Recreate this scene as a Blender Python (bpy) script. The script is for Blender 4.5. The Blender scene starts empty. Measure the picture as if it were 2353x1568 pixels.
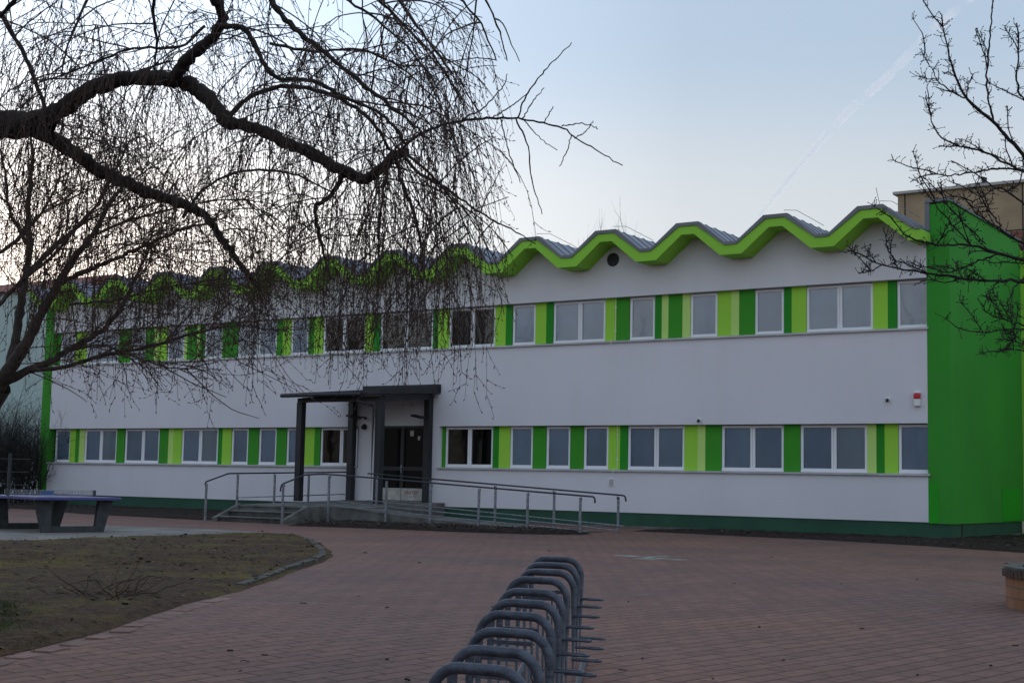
import bpy, math, random
import numpy as np
from mathutils import Vector, Matrix

# ------------------------------------------------------------------ camera, sky, sun, exposure
SC = bpy.context.scene
COL = SC.collection
FPX, YAW, PIT, ROL, CH, FD = 3255.38, -0.589994, 0.099808, 0.0206103, 1.2, 36.9626   # focal (px of 2352), angles, eye height, facade distance
_fw = np.array([math.sin(YAW)*math.cos(PIT), math.cos(YAW)*math.cos(PIT), math.sin(PIT)])
_rt = np.array([math.cos(YAW), -math.sin(YAW), 0.]); _up = np.cross(_rt, _fw)
_r1 = _rt*math.cos(ROL)+_up*math.sin(ROL); _u1 = -_rt*math.sin(ROL)+_up*math.cos(ROL)
cam = bpy.data.cameras.new('camera'); camo = bpy.data.objects.new('camera', cam); COL.objects.link(camo)
cam.sensor_width = 36.0; cam.lens = FPX/2352*36.0; cam.clip_start = 0.1; cam.clip_end = 20000
M4 = Matrix.Identity(4)
for i in range(3):
    M4[i][0], M4[i][1], M4[i][2] = _r1[i], _u1[i], -_fw[i]
M4[0][3], M4[1][3], M4[2][3] = 0, 0, CH
camo.matrix_world = M4
SC.camera = camo

SKY_BACK = 1.14  # sky behind the viewer, raised above natural dusk to light the facade
SUN_AZ, SUN_EL = math.radians(-54.0), math.radians(2.5)     # low sun behind the left end of the building
W = bpy.data.worlds.new('World'); SC.world = W; W.use_nodes = True
nt = W.node_tree; nt.nodes.clear()
def N(t, k, **kw):
    n = t.nodes.new(k)
    for a, b in kw.items(): setattr(n, a, b)
    return n
out = N(nt, 'ShaderNodeOutputWorld'); bg = N(nt, 'ShaderNodeBackground')
sky = N(nt, 'ShaderNodeTexSky', sky_type='NISHITA', sun_disc=False, sun_elevation=SUN_EL, sun_rotation=SUN_AZ,
        altitude=50, air_density=1.0, dust_density=0.6, ozone_density=2.0)
LK = nt.links.new
wtc = N(nt, 'ShaderNodeTexCoord'); wsp = N(nt, 'ShaderNodeSeparateXYZ'); LK(wtc.outputs['Generated'], wsp.inputs[0])
wrp = N(nt, 'ShaderNodeValToRGB'); wrp.color_ramp.interpolation = 'EASE'
cr = wrp.color_ramp; cr.elements[0].position = 0.0; cr.elements[0].color = (.74, .73, .74, 1); cr.elements[1].position = 1.0; cr.elements[1].color = (.42, .50, .66, 1)
for p_, c_ in ((.10, (.69, .70, .73, 1)), (.19, (.645, .675, .72, 1)), (.31, (.46, .565, .705, 1))):
    e_ = cr.elements.new(p_); e_.color = c_
LK(wsp.outputs[2], wrp.inputs[0])
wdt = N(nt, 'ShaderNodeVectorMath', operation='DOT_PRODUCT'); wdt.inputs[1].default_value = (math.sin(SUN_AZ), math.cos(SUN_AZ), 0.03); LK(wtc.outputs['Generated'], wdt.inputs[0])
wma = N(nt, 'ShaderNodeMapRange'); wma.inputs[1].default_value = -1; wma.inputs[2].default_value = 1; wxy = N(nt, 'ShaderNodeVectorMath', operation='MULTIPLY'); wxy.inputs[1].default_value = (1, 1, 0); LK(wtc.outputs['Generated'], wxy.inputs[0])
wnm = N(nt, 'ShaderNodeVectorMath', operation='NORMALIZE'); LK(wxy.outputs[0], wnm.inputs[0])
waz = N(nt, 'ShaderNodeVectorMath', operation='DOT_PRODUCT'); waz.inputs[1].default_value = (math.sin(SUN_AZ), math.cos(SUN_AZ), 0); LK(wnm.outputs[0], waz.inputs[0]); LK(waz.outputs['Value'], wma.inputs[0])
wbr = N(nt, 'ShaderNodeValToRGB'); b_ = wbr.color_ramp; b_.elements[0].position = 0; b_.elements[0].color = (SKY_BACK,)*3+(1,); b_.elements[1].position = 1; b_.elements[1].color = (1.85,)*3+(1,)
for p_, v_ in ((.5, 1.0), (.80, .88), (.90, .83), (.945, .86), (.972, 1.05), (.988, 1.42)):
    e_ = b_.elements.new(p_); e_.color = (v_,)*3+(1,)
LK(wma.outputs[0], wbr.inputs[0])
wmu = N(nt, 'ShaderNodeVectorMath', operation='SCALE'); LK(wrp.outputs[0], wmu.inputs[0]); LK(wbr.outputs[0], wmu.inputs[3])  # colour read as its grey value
wmx = N(nt, 'ShaderNodeMath', operation='MAXIMUM'); wmx.inputs[1].default_value = 0; LK(wdt.outputs['Value'], wmx.inputs[0])
wpw = N(nt, 'ShaderNodeMath', operation='POWER'); wpw.inputs[1].default_value = 45; LK(wmx.outputs[0], wpw.inputs[0])
wgl = N(nt, 'ShaderNodeVectorMath', operation='SCALE'); wgl.inputs[0].default_value = (.42, .24, .06); LK(wpw.outputs[0], wgl.inputs[3])
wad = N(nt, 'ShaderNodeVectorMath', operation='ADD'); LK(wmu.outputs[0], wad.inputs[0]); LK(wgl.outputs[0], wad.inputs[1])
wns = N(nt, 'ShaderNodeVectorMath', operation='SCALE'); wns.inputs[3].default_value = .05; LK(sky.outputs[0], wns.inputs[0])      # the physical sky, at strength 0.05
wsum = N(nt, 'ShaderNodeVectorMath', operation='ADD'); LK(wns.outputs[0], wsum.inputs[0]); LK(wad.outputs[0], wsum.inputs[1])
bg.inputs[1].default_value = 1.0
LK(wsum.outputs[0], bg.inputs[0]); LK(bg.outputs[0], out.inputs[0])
sl = bpy.data.lights.new('sun', 'SUN'); sl.energy = 2.0; sl.angle = math.radians(0.5); sl.color = (1, .78, .58)
so = bpy.data.objects.new('sun', sl); COL.objects.link(so)
sd = Vector((math.sin(SUN_AZ)*math.cos(SUN_EL), math.cos(SUN_AZ)*math.cos(SUN_EL), math.sin(SUN_EL)))
so.rotation_euler = sd.to_track_quat('Z', 'Y').to_euler()
so.location = (0, 0, 50)
SC.view_settings.view_transform = 'Standard'; SC.view_settings.look = 'None'
SC.view_settings.exposure = 0.12; SC.view_settings.gamma = 1.0

# ------------------------------------------------------------------ helpers
def ray(x, y): return _fw+_r1*(x-1176)/FPX-_u1*(y-784)/FPX
def F(x, y, dy=0.):
    d = ray(x, y); return np.array([0, 0, CH])+d*((FD+dy)/d[1])
def A(x, y, dep): return np.array([0, 0, CH])+ray(x, y)*dep
def zg(Y):
    if Y < 9: return -.12-.027*(9-max(Y, -8))
    if Y < 30: return -.12
    return -.12+.10*min(1, (Y-30)/6)
def G(x, y, dz=0.):
    d = ray(x, y); z = -.1
    for _ in range(12):
        P = np.array([0, 0, CH])+d*((z-CH)/d[2]); z = zg(P[1])+dz
    return P
class MB:
    def __init__(s): s.v = []; s.f = []; s.m = []
    def add(s, vs, fs, mi=0):
        o = len(s.v); s.v += [tuple(map(float, q)) for q in vs]
        for q in fs: s.f.append(tuple(o+i for i in q)); s.m.append(mi)
        return s
    def box(s, x0, x1, y0, y1, z0, z1, mi=0):
        return s.add([(x0, y0, z0), (x1, y0, z0), (x1, y1, z0), (x0, y1, z0), (x0, y0, z1), (x1, y0, z1), (x1, y1, z1), (x0, y1, z1)],
                     [(0, 3, 2, 1), (4, 5, 6, 7), (0, 1, 5, 4), (1, 2, 6, 5), (2, 3, 7, 6), (3, 0, 4, 7)], mi)
    def obox(s, c, ux, uy, uz, hx, hy, hz, mi=0):
        c, ux, uy, uz = map(lambda a: np.array(a, float), (c, ux, uy, uz)); vs = []
        for k in (-1, 1):
            for (i, j) in ((-1, -1), (1, -1), (1, 1), (-1, 1)): vs.append(c+ux*hx*i+uy*hy*j+uz*hz*k)
        return s.add(vs, [(0, 3, 2, 1), (4, 5, 6, 7), (0, 1, 5, 4), (1, 2, 6, 5), (2, 3, 7, 6), (3, 0, 4, 7)], mi)
    def prismY(s, poly, y0, y1, mi=0):         # polygon of (x, z), counter-clockwise seen from the camera side
        n = len(poly); vs = [(x, y0, z) for x, z in poly]+[(x, y1, z) for x, z in poly]
        fs = [tuple(range(n)), tuple(range(2*n-1, n-1, -1))]+[(i, i+n, (i+1) % n+n, (i+1) % n) for i in range(n)]
        return s.add(vs, fs, mi)
    def prismZ(s, poly, z0, z1, mi=0):
        n = len(poly); vs = [(x, y, z0) for x, y in poly]+[(x, y, z1) for x, y in poly]
        fs = [tuple(range(n-1, -1, -1)), tuple(range(n, 2*n))]+[(i, (i+1) % n, (i+1) % n+n, i+n) for i in range(n)]
        return s.add(vs, fs, mi)
    def tube(s, pts, r, n=8, mi=0, cap=True):
        V, Q = tube_np(np.array(pts, float), r, n)
        o = len(s.v); s.v += [tuple(q) for q in V.tolist()]
        for q in Q.tolist(): s.f.append(tuple(o+i for i in q)); s.m.append(mi)
        if cap:
            k = len(V)-n
            s.f.append(tuple(o+i for i in range(n-1, -1, -1))); s.m.append(mi)
            s.f.append(tuple(o+k+i for i in range(n))); s.m.append(mi)
        return s
    def build(s, name, mats, parent=None, smooth=False, bevel=0):
        me = bpy.data.meshes.new(name); me.from_pydata(s.v, [], s.f)
        if not isinstance(mats, (list, tuple)): mats = [mats]
        for q in mats: me.materials.append(q)
        if len(mats) > 1: me.polygons.foreach_set('material_index', s.m)
        if smooth: me.polygons.foreach_set('use_smooth', [True]*len(me.polygons))
        me.update(); o = bpy.data.objects.new(name, me); COL.objects.link(o)
        if parent is not None:
            o.parent = parent
            if parent.location.length > 0: o.matrix_parent_inverse = Matrix.Translation(-parent.location)
        if bevel:
            b = o.modifiers.new('bevel', 'BEVEL'); b.width = bevel; b.segments = 2; b.limit_method = 'ANGLE'
        return o
def tube_np(P, r, n):
    k = len(P); T = np.empty_like(P); T[1:-1] = P[2:]-P[:-2]; T[0] = P[1]-P[0]; T[-1] = P[-1]-P[-2]
    T /= np.linalg.norm(T, axis=1)[:, None]+1e-12
    ref = np.array([0, 0, 1.]) if abs(T[:, 2]).mean() < .8 else np.array([1., 0, 0])
    U = np.cross(T, ref); nu = np.linalg.norm(U, axis=1)[:, None]; U = U/np.maximum(nu, 1e-6); Vv = np.cross(T, U)
    a = np.arange(n)*2*math.pi/n; R = np.broadcast_to(np.asarray(r, float), (k,))[:, None, None]
    V = P[:, None, :]+R*(U[:, None, :]*np.cos(a)[None, :, None]+Vv[:, None, :]*np.sin(a)[None, :, None])
    i = np.arange(k-1)[:, None]*n; j = np.arange(n)[None, :]; j2 = (j+1) % n
    Q = np.stack([i+j, i+j2, i+n+j2, i+n+j], -1).reshape(-1, 4)
    return V.reshape(-1, 3), Q
class Tubes:                                   # many thin tubes collected in numpy, one mesh
    def __init__(s): s.V = []; s.Q = []; s.n = 0; s.T = []; s.t = 0
    def add(s, P, r, n=3):
        V, Q = tube_np(P, r, n); s.V.append(V); s.Q.append(Q+s.n); s.n += len(V)
    def buds(s, P, D, L, R):                    # elongated buds at P pointing along D
        P = np.asarray(P); D = np.asarray(D)
        if len(P) == 0: return
        D = D/(np.linalg.norm(D, axis=1)[:, None]+1e-9)
        U = np.cross(D, np.array([.3, .5, .81])); U /= np.linalg.norm(U, axis=1)[:, None]+1e-9; Wv = np.cross(D, U)
        L = np.asarray(L)[:, None] if np.ndim(L) else L; m = len(P); c = P+D*L*.45
        V = np.stack([P, c+U*R, c-U*R*.5+Wv*R*.87, c-U*R*.5-Wv*R*.87, P+D*L], 1).reshape(-1, 3)
        b = np.arange(m)[:, None]*5
        q = np.array([[0, 2, 1, 1], [0, 3, 2, 2], [0, 1, 3, 3], [4, 1, 2, 2], [4, 2, 3, 3], [4, 3, 1, 1]])[:, :3]
        s.T.append((b[:, None, :]+q[None]).reshape(-1, 3)+s.n); s.V.append(V); s.n += len(V)
    def build(s, name, mat, parent=None, smooth=True):
        V = np.concatenate(s.V); Q = np.concatenate(s.Q) if s.Q else np.zeros((0, 4), int); T = np.concatenate(s.T) if s.T else np.zeros((0, 3), int)
        me = bpy.data.meshes.new(name); me.vertices.add(len(V)); me.vertices.foreach_set('co', V.ravel())
        me.loops.add(Q.size+T.size); me.loops.foreach_set('vertex_index', np.concatenate([Q.ravel(), T.ravel()]).astype(np.int32))
        me.polygons.add(len(Q)+len(T))
        st = np.concatenate([np.arange(len(Q))*4, Q.size+np.arange(len(T))*3]).astype(np.int32)
        me.polygons.foreach_set('loop_start', st)
        me.materials.append(mat); me.update(calc_edges=True); me.validate()
        if smooth: me.polygons.foreach_set('use_smooth', [True]*len(me.polygons))
        o = bpy.data.objects.new(name, me); COL.objects.link(o)
        if parent is not None:
            o.parent = parent
            if parent.location.length > 0: o.matrix_parent_inverse = Matrix.Translation(-parent.location)
        return o
def tag(o, label, cat, group=None):
    o['label'] = label; o['category'] = cat
    if group: o['group'] = group
    return o
def thing(name, label, cat, loc=(0, 0, 0), group=None):
    o = bpy.data.objects.new(name, None); COL.objects.link(o); o.location = tuple(map(float, loc)); o.empty_display_size = .3
    return tag(o, label, cat, group)
def struct(o): o['kind'] = 'structure'; return o

# ------------------------------------------------------------------ materials
def mat(name, col, rough=.7, var=.12, scale=3., bump=0., bscale=60., metal=0., col2=None, spec=.5, detail=4.):
    m = bpy.data.materials.new(name); m.use_nodes = True; t = m.node_tree; b = t.nodes['Principled BSDF']
    tc = N(t, 'ShaderNodeTexCoord'); no = N(t, 'ShaderNodeTexNoise'); no.inputs['Scale'].default_value = scale; no.inputs['Detail'].default_value = detail
    t.links.new(tc.outputs['Object'], no.inputs['Vector'])
    rp = N(t, 'ShaderNodeValToRGB'); c2 = col2 or tuple(c*(1-2*var) for c in col)
    rp.color_ramp.elements[0].position = .35; rp.color_ramp.elements[1].position = .65
    rp.color_ramp.elements[0].color = (*c2, 1); rp.color_ramp.elements[1].color = (*col, 1)
    t.links.new(no.outputs[0], rp.inputs[0]); t.links.new(rp.outputs[0], b.inputs['Base Color'])
    b.inputs['Roughness'].default_value = rough; b.inputs['Metallic'].default_value = metal; b.inputs['Specular IOR Level'].default_value = spec
    if bump:
        n2 = N(t, 'ShaderNodeTexNoise'); n2.inputs['Scale'].default_value = bscale; n2.inputs['Detail'].default_value = 3
        t.links.new(tc.outputs['Object'], n2.inputs['Vector'])
        bm = N(t, 'ShaderNodeBump'); bm.inputs['Strength'].default_value = bump; bm.inputs['Distance'].default_value = .02
        t.links.new(n2.outputs[0], bm.inputs['Height']); t.links.new(bm.outputs[0], b.inputs['Normal'])
    return m
M = {}
M['white'] = mat('white_render', (.69, .68, .72), .9, .025, .35, .25, 90)
t_ = M['white'].node_tree; b_w = t_.nodes['Principled BSDF']; tcw = N(t_, 'ShaderNodeTexCoord'); mpw = N(t_, 'ShaderNodeMapping'); mpw.inputs['Scale'].default_value = (1.3, 1, .16)
nw = N(t_, 'ShaderNodeTexNoise'); nw.inputs['Scale'].default_value = 1; nw.inputs['Detail'].default_value = 6; t_.links.new(tcw.outputs['Object'], mpw.inputs[0]); t_.links.new(mpw.outputs[0], nw.inputs[0])
rw = N(t_, 'ShaderNodeValToRGB'); rw.color_ramp.elements[0].position = .3; rw.color_ramp.elements[1].position = .55; rw.color_ramp.elements[0].color = (.965, .965, .96, 1); rw.color_ramp.elements[1].color = (1, 1, 1, 1); t_.links.new(nw.outputs[0], rw.inputs[0])
xw = N(t_, 'ShaderNodeMix', data_type='RGBA', blend_type='MULTIPLY'); xw.inputs[0].default_value = 1; t_.links.new(b_w.inputs['Base Color'].links[0].from_socket, xw.inputs[6]); t_.links.new(rw.outputs[0], xw.inputs[7]); t_.links.new(xw.outputs[2], b_w.inputs['Base Color'])
M['plinth'] = mat('dark_green_plinth', (.022, .085, .05), .85, .12, 1.5, .25, 60)
M['green'] = mat('green_render', (.035, .27, .014), .85, .05, .5, .2, 80)
M['green2'] = mat('green_wall_render', (.033, .29, .022), .85, .08, .35, .2, 80)
M['green3'] = mat('green_touch_up_paint', (.008, .33, .003), .8, .06, .8, .2, 80)
M['lime'] = mat('lime_render', (.27, .61, .05), .85, .03, .6, .15, 80)
M['limep'] = mat('lime_panel', (.32, .66, .05), .8, .03, .6, .15, 80)
M['pale'] = mat('pale_green_panel', (.50, .74, .19), .8, .03, .6, .15, 80)
M['mid'] = mat('mid_green_panel', (.035, .29, .010), .8, .05, .6, .15, 80)
M['dk'] = mat('deep_green_panel', (.010, .25, .007), .8, .05, .6, .15, 80)
M['frame'] = mat('white_window_frame', (.78, .79, .82), .4, .02, 2)
M['zinc'] = mat('zinc_coping', (.17, .18, .20), .5, .1, 1.2, 0, 60, .4)
M['roof'] = mat('grey_metal_roof', (.24, .26, .31), .42, .12, 1.0, 0, 60, .6)
M['sill'] = mat('grey_metal_sill', (.52, .53, .54), .6, .12, 1.5, 0, 60, 0.)
M['blind'] = mat('grey_blind', (.50, .63, .77), .8, .05, 1.2, .1, 40)
M['blind2'] = mat('grey_blind_faded', (.56, .66, .74), .8, .05, 1.2, .1, 40)
M['blind3'] = mat('grey_blind_dark', (.44, .56, .70), .8, .05, 1.2, .1, 40)
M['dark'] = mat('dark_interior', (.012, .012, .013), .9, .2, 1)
M['anthracite'] = mat('anthracite_metal', (.015, .016, .022), .5, .15, 2.5, .05, 40)
M['black'] = mat('black_plastic', (.012, .012, .014), .5, .1, 5)
M['door'] = mat('dark_door', (.018, .018, .021), .45, .15, 3)
M['dglass'] = mat('dark_door_glass', (.008, .008, .009), .06, .1, 2, spec=.35)
M['kick'] = mat('dirty_white_kick_plate', (.52, .50, .46), .6, .15, 5)
M['graffiti'] = mat('red_marker', (.33, .015, .03), .6, .1, 5)
M['concrete'] = mat('concrete', (.165, .165, .152), .9, .3, 1.6, .5, 25)
M['concd'] = mat('darker_concrete', (.085, .08, .072), .9, .35, 4, .6, 18)
M['galv'] = mat('galvanised_steel', (.30, .32, .36), .45, .22, 14, .15, 30, .5)
M['rail'] = mat('dark_rail_paint', (.018, .02, .035), .35, .15, 8)
M['rack'] = mat('weathered_galvanised_tube', (.075, .088, .115), .5, .28, 18, .35, 45, .3, (.042, .05, .068))
M['purple'] = mat('purple_table_top', (.06, .056, .20), .5, .12, 4)
M['tleg'] = mat('dark_concrete_leg', (.055, .06, .065), .85, .2, 6, .4, 30)
M['bark'] = mat('willow_bark', (.032, .024, .019), .95, .3, 9, 1.0, 22)
M['twig'] = mat('willow_twig', (.062, .034, .024), .8, .2, 4)
M['bark2'] = mat('grey_bark', (.055, .042, .034), .95, .25, 9, 1.0, 22)
M['twig2'] = mat('brown_twig', (.075, .04, .024), .85, .2, 3)
M['bark3'] = mat('dark_bark', (.028, .023, .022), .95, .25, 9, .6, 22)
M['farbark'] = mat('far_bark', (.08, .065, .055), .95, .2, 2)
M['tan'] = mat('exposed_aggregate_panel', (.36, .27, .175), .95, .10, .9, .6, 7)
M['parapet'] = mat('pale_parapet', (.40, .385, .37), .9, .06, 1)
M['redtile'] = mat('red_brick_infill', (.23, .085, .06), .9, .2, 2)
M['palewall'] = mat('pale_mint_render', (.42, .52, .50), .9, .05, .3)
M['redroof'] = mat('faded_red_roof', (.22, .07, .05), .9, .15, 1)
M['capb'] = mat('mossy_planter_cap', (.10, .105, .085), .9, .25, 6, .4, 25)
M['soldier'] = mat('soldier_course_clinker', (.09, .045, .035), .85, .3, 14, .4, 30)
M['red'] = mat('red_lens', (.55, .015, .02), .3, .05, 4)
M['pvc'] = mat('white_plastic', (.75, .75, .74), .4, .03, 4)
M['paint'] = mat('worn_white_paint', (.34, .37, .31), .8, .3, 5)
M['twigdry'] = mat('dry_twig', (.16, .12, .08), .9, .2, 8)
M['roots'] = mat('brown_roots', (.085, .055, .034), .95, .3, 8)
M['debris'] = mat('dark_debris', (.03, .022, .018), .9, .3, 8)
M['grass_y'] = mat('dry_grass', (.12, .10, .035), .9, .3, 2)
M['grass_g'] = mat('green_grass', (.06, .085, .02), .9, .3, 2)

def glass(name, tint):
    m = bpy.data.materials.new(name); m.use_nodes = True; t = m.node_tree; t.nodes.clear()
    o = N(t, 'ShaderNodeOutputMaterial'); mx = N(t, 'ShaderNodeMixShader'); tr = N(t, 'ShaderNodeBsdfTransparent'); gl = N(t, 'ShaderNodeBsdfGlossy')
    fr = N(t, 'ShaderNodeFresnel'); fr.inputs[0].default_value = 1.9
    tc = N(t, 'ShaderNodeTexCoord'); no = N(t, 'ShaderNodeTexNoise'); no.inputs['Scale'].default_value = .9
    bm = N(t, 'ShaderNodeBump'); bm.inputs['Strength'].default_value = .06; bm.inputs['Distance'].default_value = .05
    t.links.new(tc.outputs['Object'], no.inputs[0]); t.links.new(no.outputs[0], bm.inputs['Height']); t.links.new(bm.outputs[0], gl.inputs['Normal'])
    tr.inputs[0].default_value = (*tint, 1); gl.inputs['Roughness'].default_value = .02; gl.inputs[0].default_value = (.95, .97, 1, 1)
    t.links.new(fr.outputs[0], mx.inputs[0]); t.links.new(tr.outputs[0], mx.inputs[1]); t.links.new(gl.outputs[0], mx.inputs[2]); t.links.new(mx.outputs[0], o.inputs[0])
    return m
M['glass'] = glass('window_glass', (.88, .91, .93))

def paving_mat():
    m = bpy.data.materials.new('red_brick_paving'); m.use_nodes = True; t = m.node_tree; b = t.nodes['Principled BSDF']; L = t.links.new
    tc = N(t, 'ShaderNodeTexCoord'); mp = N(t, 'ShaderNodeMapping'); mp.inputs['Rotation'].default_value = (0, 0, math.radians(-82))
    L(tc.outputs['Object'], mp.inputs[0])
    wn = N(t, 'ShaderNodeTexNoise'); wn.inputs['Scale'].default_value = .8; wn.inputs['Detail'].default_value = 2
    L(mp.outputs[0], wn.inputs[0])
    ad = N(t, 'ShaderNodeVectorMath', operation='MULTIPLY_ADD'); ad.inputs[1].default_value = (.05, .05, 0); L(wn.outputs['Color'], ad.inputs[0]); L(mp.outputs[0], ad.inputs[2])
    br = N(t, 'ShaderNodeTexBrick'); L(ad.outputs[0], br.inputs[0]); br.offset = .5
    for k, val in dict(Scale=1.0).items(): br.inputs[k].default_value = val
    br.inputs['Brick Width'].default_value = .44; br.inputs['Row Height'].default_value = .19; br.inputs['Mortar Size'].default_value = .009
    br.inputs['Mortar Smooth'].default_value = .25; br.inputs['Bias'].default_value = 0
    br.inputs['Color1'].default_value = (.236, .128, .102, 1); br.inputs['Color2'].default_value = (.185, .102, .081, 1); br.inputs['Mortar'].default_value = (.035, .025, .022, 1)
    n1 = N(t, 'ShaderNodeTexNoise'); n1.inputs['Scale'].default_value = .28; n1.inputs['Detail'].default_value = 6; L(tc.outputs['Object'], n1.inputs[0])
    n2 = N(t, 'ShaderNodeTexNoise'); n2.inputs['Scale'].default_value = 14; n2.inputs['Detail'].default_value = 4; L(tc.outputs['Object'], n2.inputs[0])
    r1 = N(t, 'ShaderNodeValToRGB'); r1.color_ramp.elements[0].position = .3; r1.color_ramp.elements[1].position = .7
    r1.color_ramp.elements[0].color = (.70, .76, .78, 1); r1.color_ramp.elements[1].color = (1.12, 1.0, .92, 1); L(n1.outputs[0], r1.inputs[0])
    r2 = N(t, 'ShaderNodeValToRGB'); r2.color_ramp.elements[0].position = .3; r2.color_ramp.elements[1].position = .75
    r2.color_ramp.elements[0].color = (.72, .72, .72, 1); r2.color_ramp.elements[1].color = (1.15, 1.15, 1.15, 1); L(n2.outputs[0], r2.inputs[0])
    x1 = N(t, 'ShaderNodeMix', data_type='RGBA', blend_type='MULTIPLY'); x1.inputs[0].default_value = 1; L(br.outputs['Color'], x1.inputs[6]); L(r1.outputs[0], x1.inputs[7])
    x2 = N(t, 'ShaderNodeMix', data_type='RGBA', blend_type='MULTIPLY'); x2.inputs[0].default_value = 1; L(x1.outputs[2], x2.inputs[6]); L(r2.outputs[0], x2.inputs[7])
    L(x2.outputs[2], b.inputs['Base Color']); b.inputs['Roughness'].default_value = .8; b.inputs['Specular IOR Level'].default_value = .3
    b2 = N(t, 'ShaderNodeTexBrick'); L(ad.outputs[0], b2.inputs[0]); b2.offset = .5; b2.inputs['Scale'].default_value = 1
    b2.inputs['Brick Width'].default_value = .44; b2.inputs['Row Height'].default_value = .19; b2.inputs['Mortar Size'].default_value = .009; b2.inputs['Bias'].default_value = 0
    b2.inputs['Color1'].default_value = (0, 0, 0, 1); b2.inputs['Color2'].default_value = (1, 1, 1, 1); b2.inputs['Mortar'].default_value = (.4, .4, .4, 1)
    hm = N(t, 'ShaderNodeMath', operation='MULTIPLY_ADD'); hm.inputs[1].default_value = -1.0; L(br.outputs['Fac'], hm.inputs[0])
    sc2 = N(t, 'ShaderNodeMath', operation='MULTIPLY'); sc2.inputs[1].default_value = .35; L(n2.outputs[0], sc2.inputs[0]); bb = N(t, 'ShaderNodeMath', operation='MULTIPLY_ADD'); bb.inputs[1].default_value = .5; L(b2.outputs[0], bb.inputs[0]); L(sc2.outputs[0], bb.inputs[2]); L(bb.outputs[0], hm.inputs[2])
    bm = N(t, 'ShaderNodeBump'); bm.inputs['Strength'].default_value = .9; bm.inputs['Distance'].default_value = .012; L(hm.outputs[0], bm.inputs['Height']); L(bm.outputs[0], b.inputs['Normal'])
    return m
M['paving'] = paving_mat()
def soil_mat(name, base, c2, grass, gpos, gscale):
    m = mat(name, base, .95, .2, 9, 1.0, 14, 0, c2, .2, 10); t = m.node_tree; b = t.nodes['Principled BSDF']; L = t.links.new
    for n_ in t.nodes:
        if n_.type == 'BUMP': n_.inputs['Distance'].default_value = .06
    tc = N(t, 'ShaderNodeTexCoord'); n = N(t, 'ShaderNodeTexNoise'); n.inputs['Scale'].default_value = gscale; n.inputs['Detail'].default_value = 12; n.inputs['Roughness'].default_value = .78
    L(tc.outputs['Object'], n.inputs[0]); r = N(t, 'ShaderNodeValToRGB'); r.color_ramp.elements[0].position = gpos; r.color_ramp.elements[1].position = gpos+.09
    L(n.outputs[0], r.inputs[0]); x = N(t, 'ShaderNodeMix', data_type='RGBA'); src = b.inputs['Base Color'].links[0].from_socket
    L(r.outputs[0], x.inputs[0]); L(src, x.inputs[6]); x.inputs[7].default_value = (*grass, 1)
    v = N(t, 'ShaderNodeTexNoise'); v.inputs['Scale'].default_value = 34; v.inputs['Detail'].default_value = 6; v.inputs['Roughness'].default_value = .8; L(tc.outputs['Object'], v.inputs[0])
    r2 = N(t, 'ShaderNodeValToRGB'); r2.color_ramp.elements[0].position = .36; r2.color_ramp.elements[1].position = .66; r2.color_ramp.elements[0].color = (.35, .33, .32, 1); r2.color_ramp.elements[1].color = (1.5, 1.45, 1.4, 1)
    L(v.outputs[0], r2.inputs[0]); x2 = N(t, 'ShaderNodeMix', data_type='RGBA', blend_type='MULTIPLY'); x2.inputs[0].default_value = 1; L(x.outputs[2], x2.inputs[6]); L(r2.outputs[0], x2.inputs[7]); L(x2.outputs[2], b.inputs['Base Color'])
    return m
M['soil'] = soil_mat('bare_soil_with_dry_grass', (.090, .054, .029), (.044, .026, .015), (.112, .086, .020), .49, .5)
M['mulch'] = soil_mat('dark_mulch', (.036, .024, .019), (.014, .010, .009), (.075, .05, .036), .62, 6)
M['edgebrick'] = mat('edge_brick', (.235, .135, .105), .85, .18, 2.2, .5, 30)
M['path'] = mat('worn_concrete_path', (.20, .19, .165), .9, .2, .9, .4, 20)
M['kerb'] = mat('mossy_kerb', (.085, .08, .064), .9, .3, 5, .4, 25)
M['earth'] = mat('distant_ground', (.07, .065, .045), .95, .2, .2)

# ------------------------------------------------------------------ ground, paving, beds
rng = np.random.default_rng(7)
R = random.Random(11)
def sheet(name, xs, ys, dz, m):
    b = MB(); nx = len(xs); vs = [(x, y, zg(y)+dz) for y in ys for x in xs]
    fs = [(j*nx+i, j*nx+i+1, (j+1)*nx+i+1, (j+1)*nx+i) for j in range(len(ys)-1) for i in range(nx-1)]
    return struct(b.add(vs, fs).build(name, m))
sheet('ground', (-3000, 3000), (-3000, -8, 0, 5, 9, 30, 36, 3000), -.02, M['earth'])
sheet('paving', (-85, -40, 0, 40), (-25, -8, 0, 5, 9, 30, 36, 37.2), 0, M['paving'])

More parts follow.
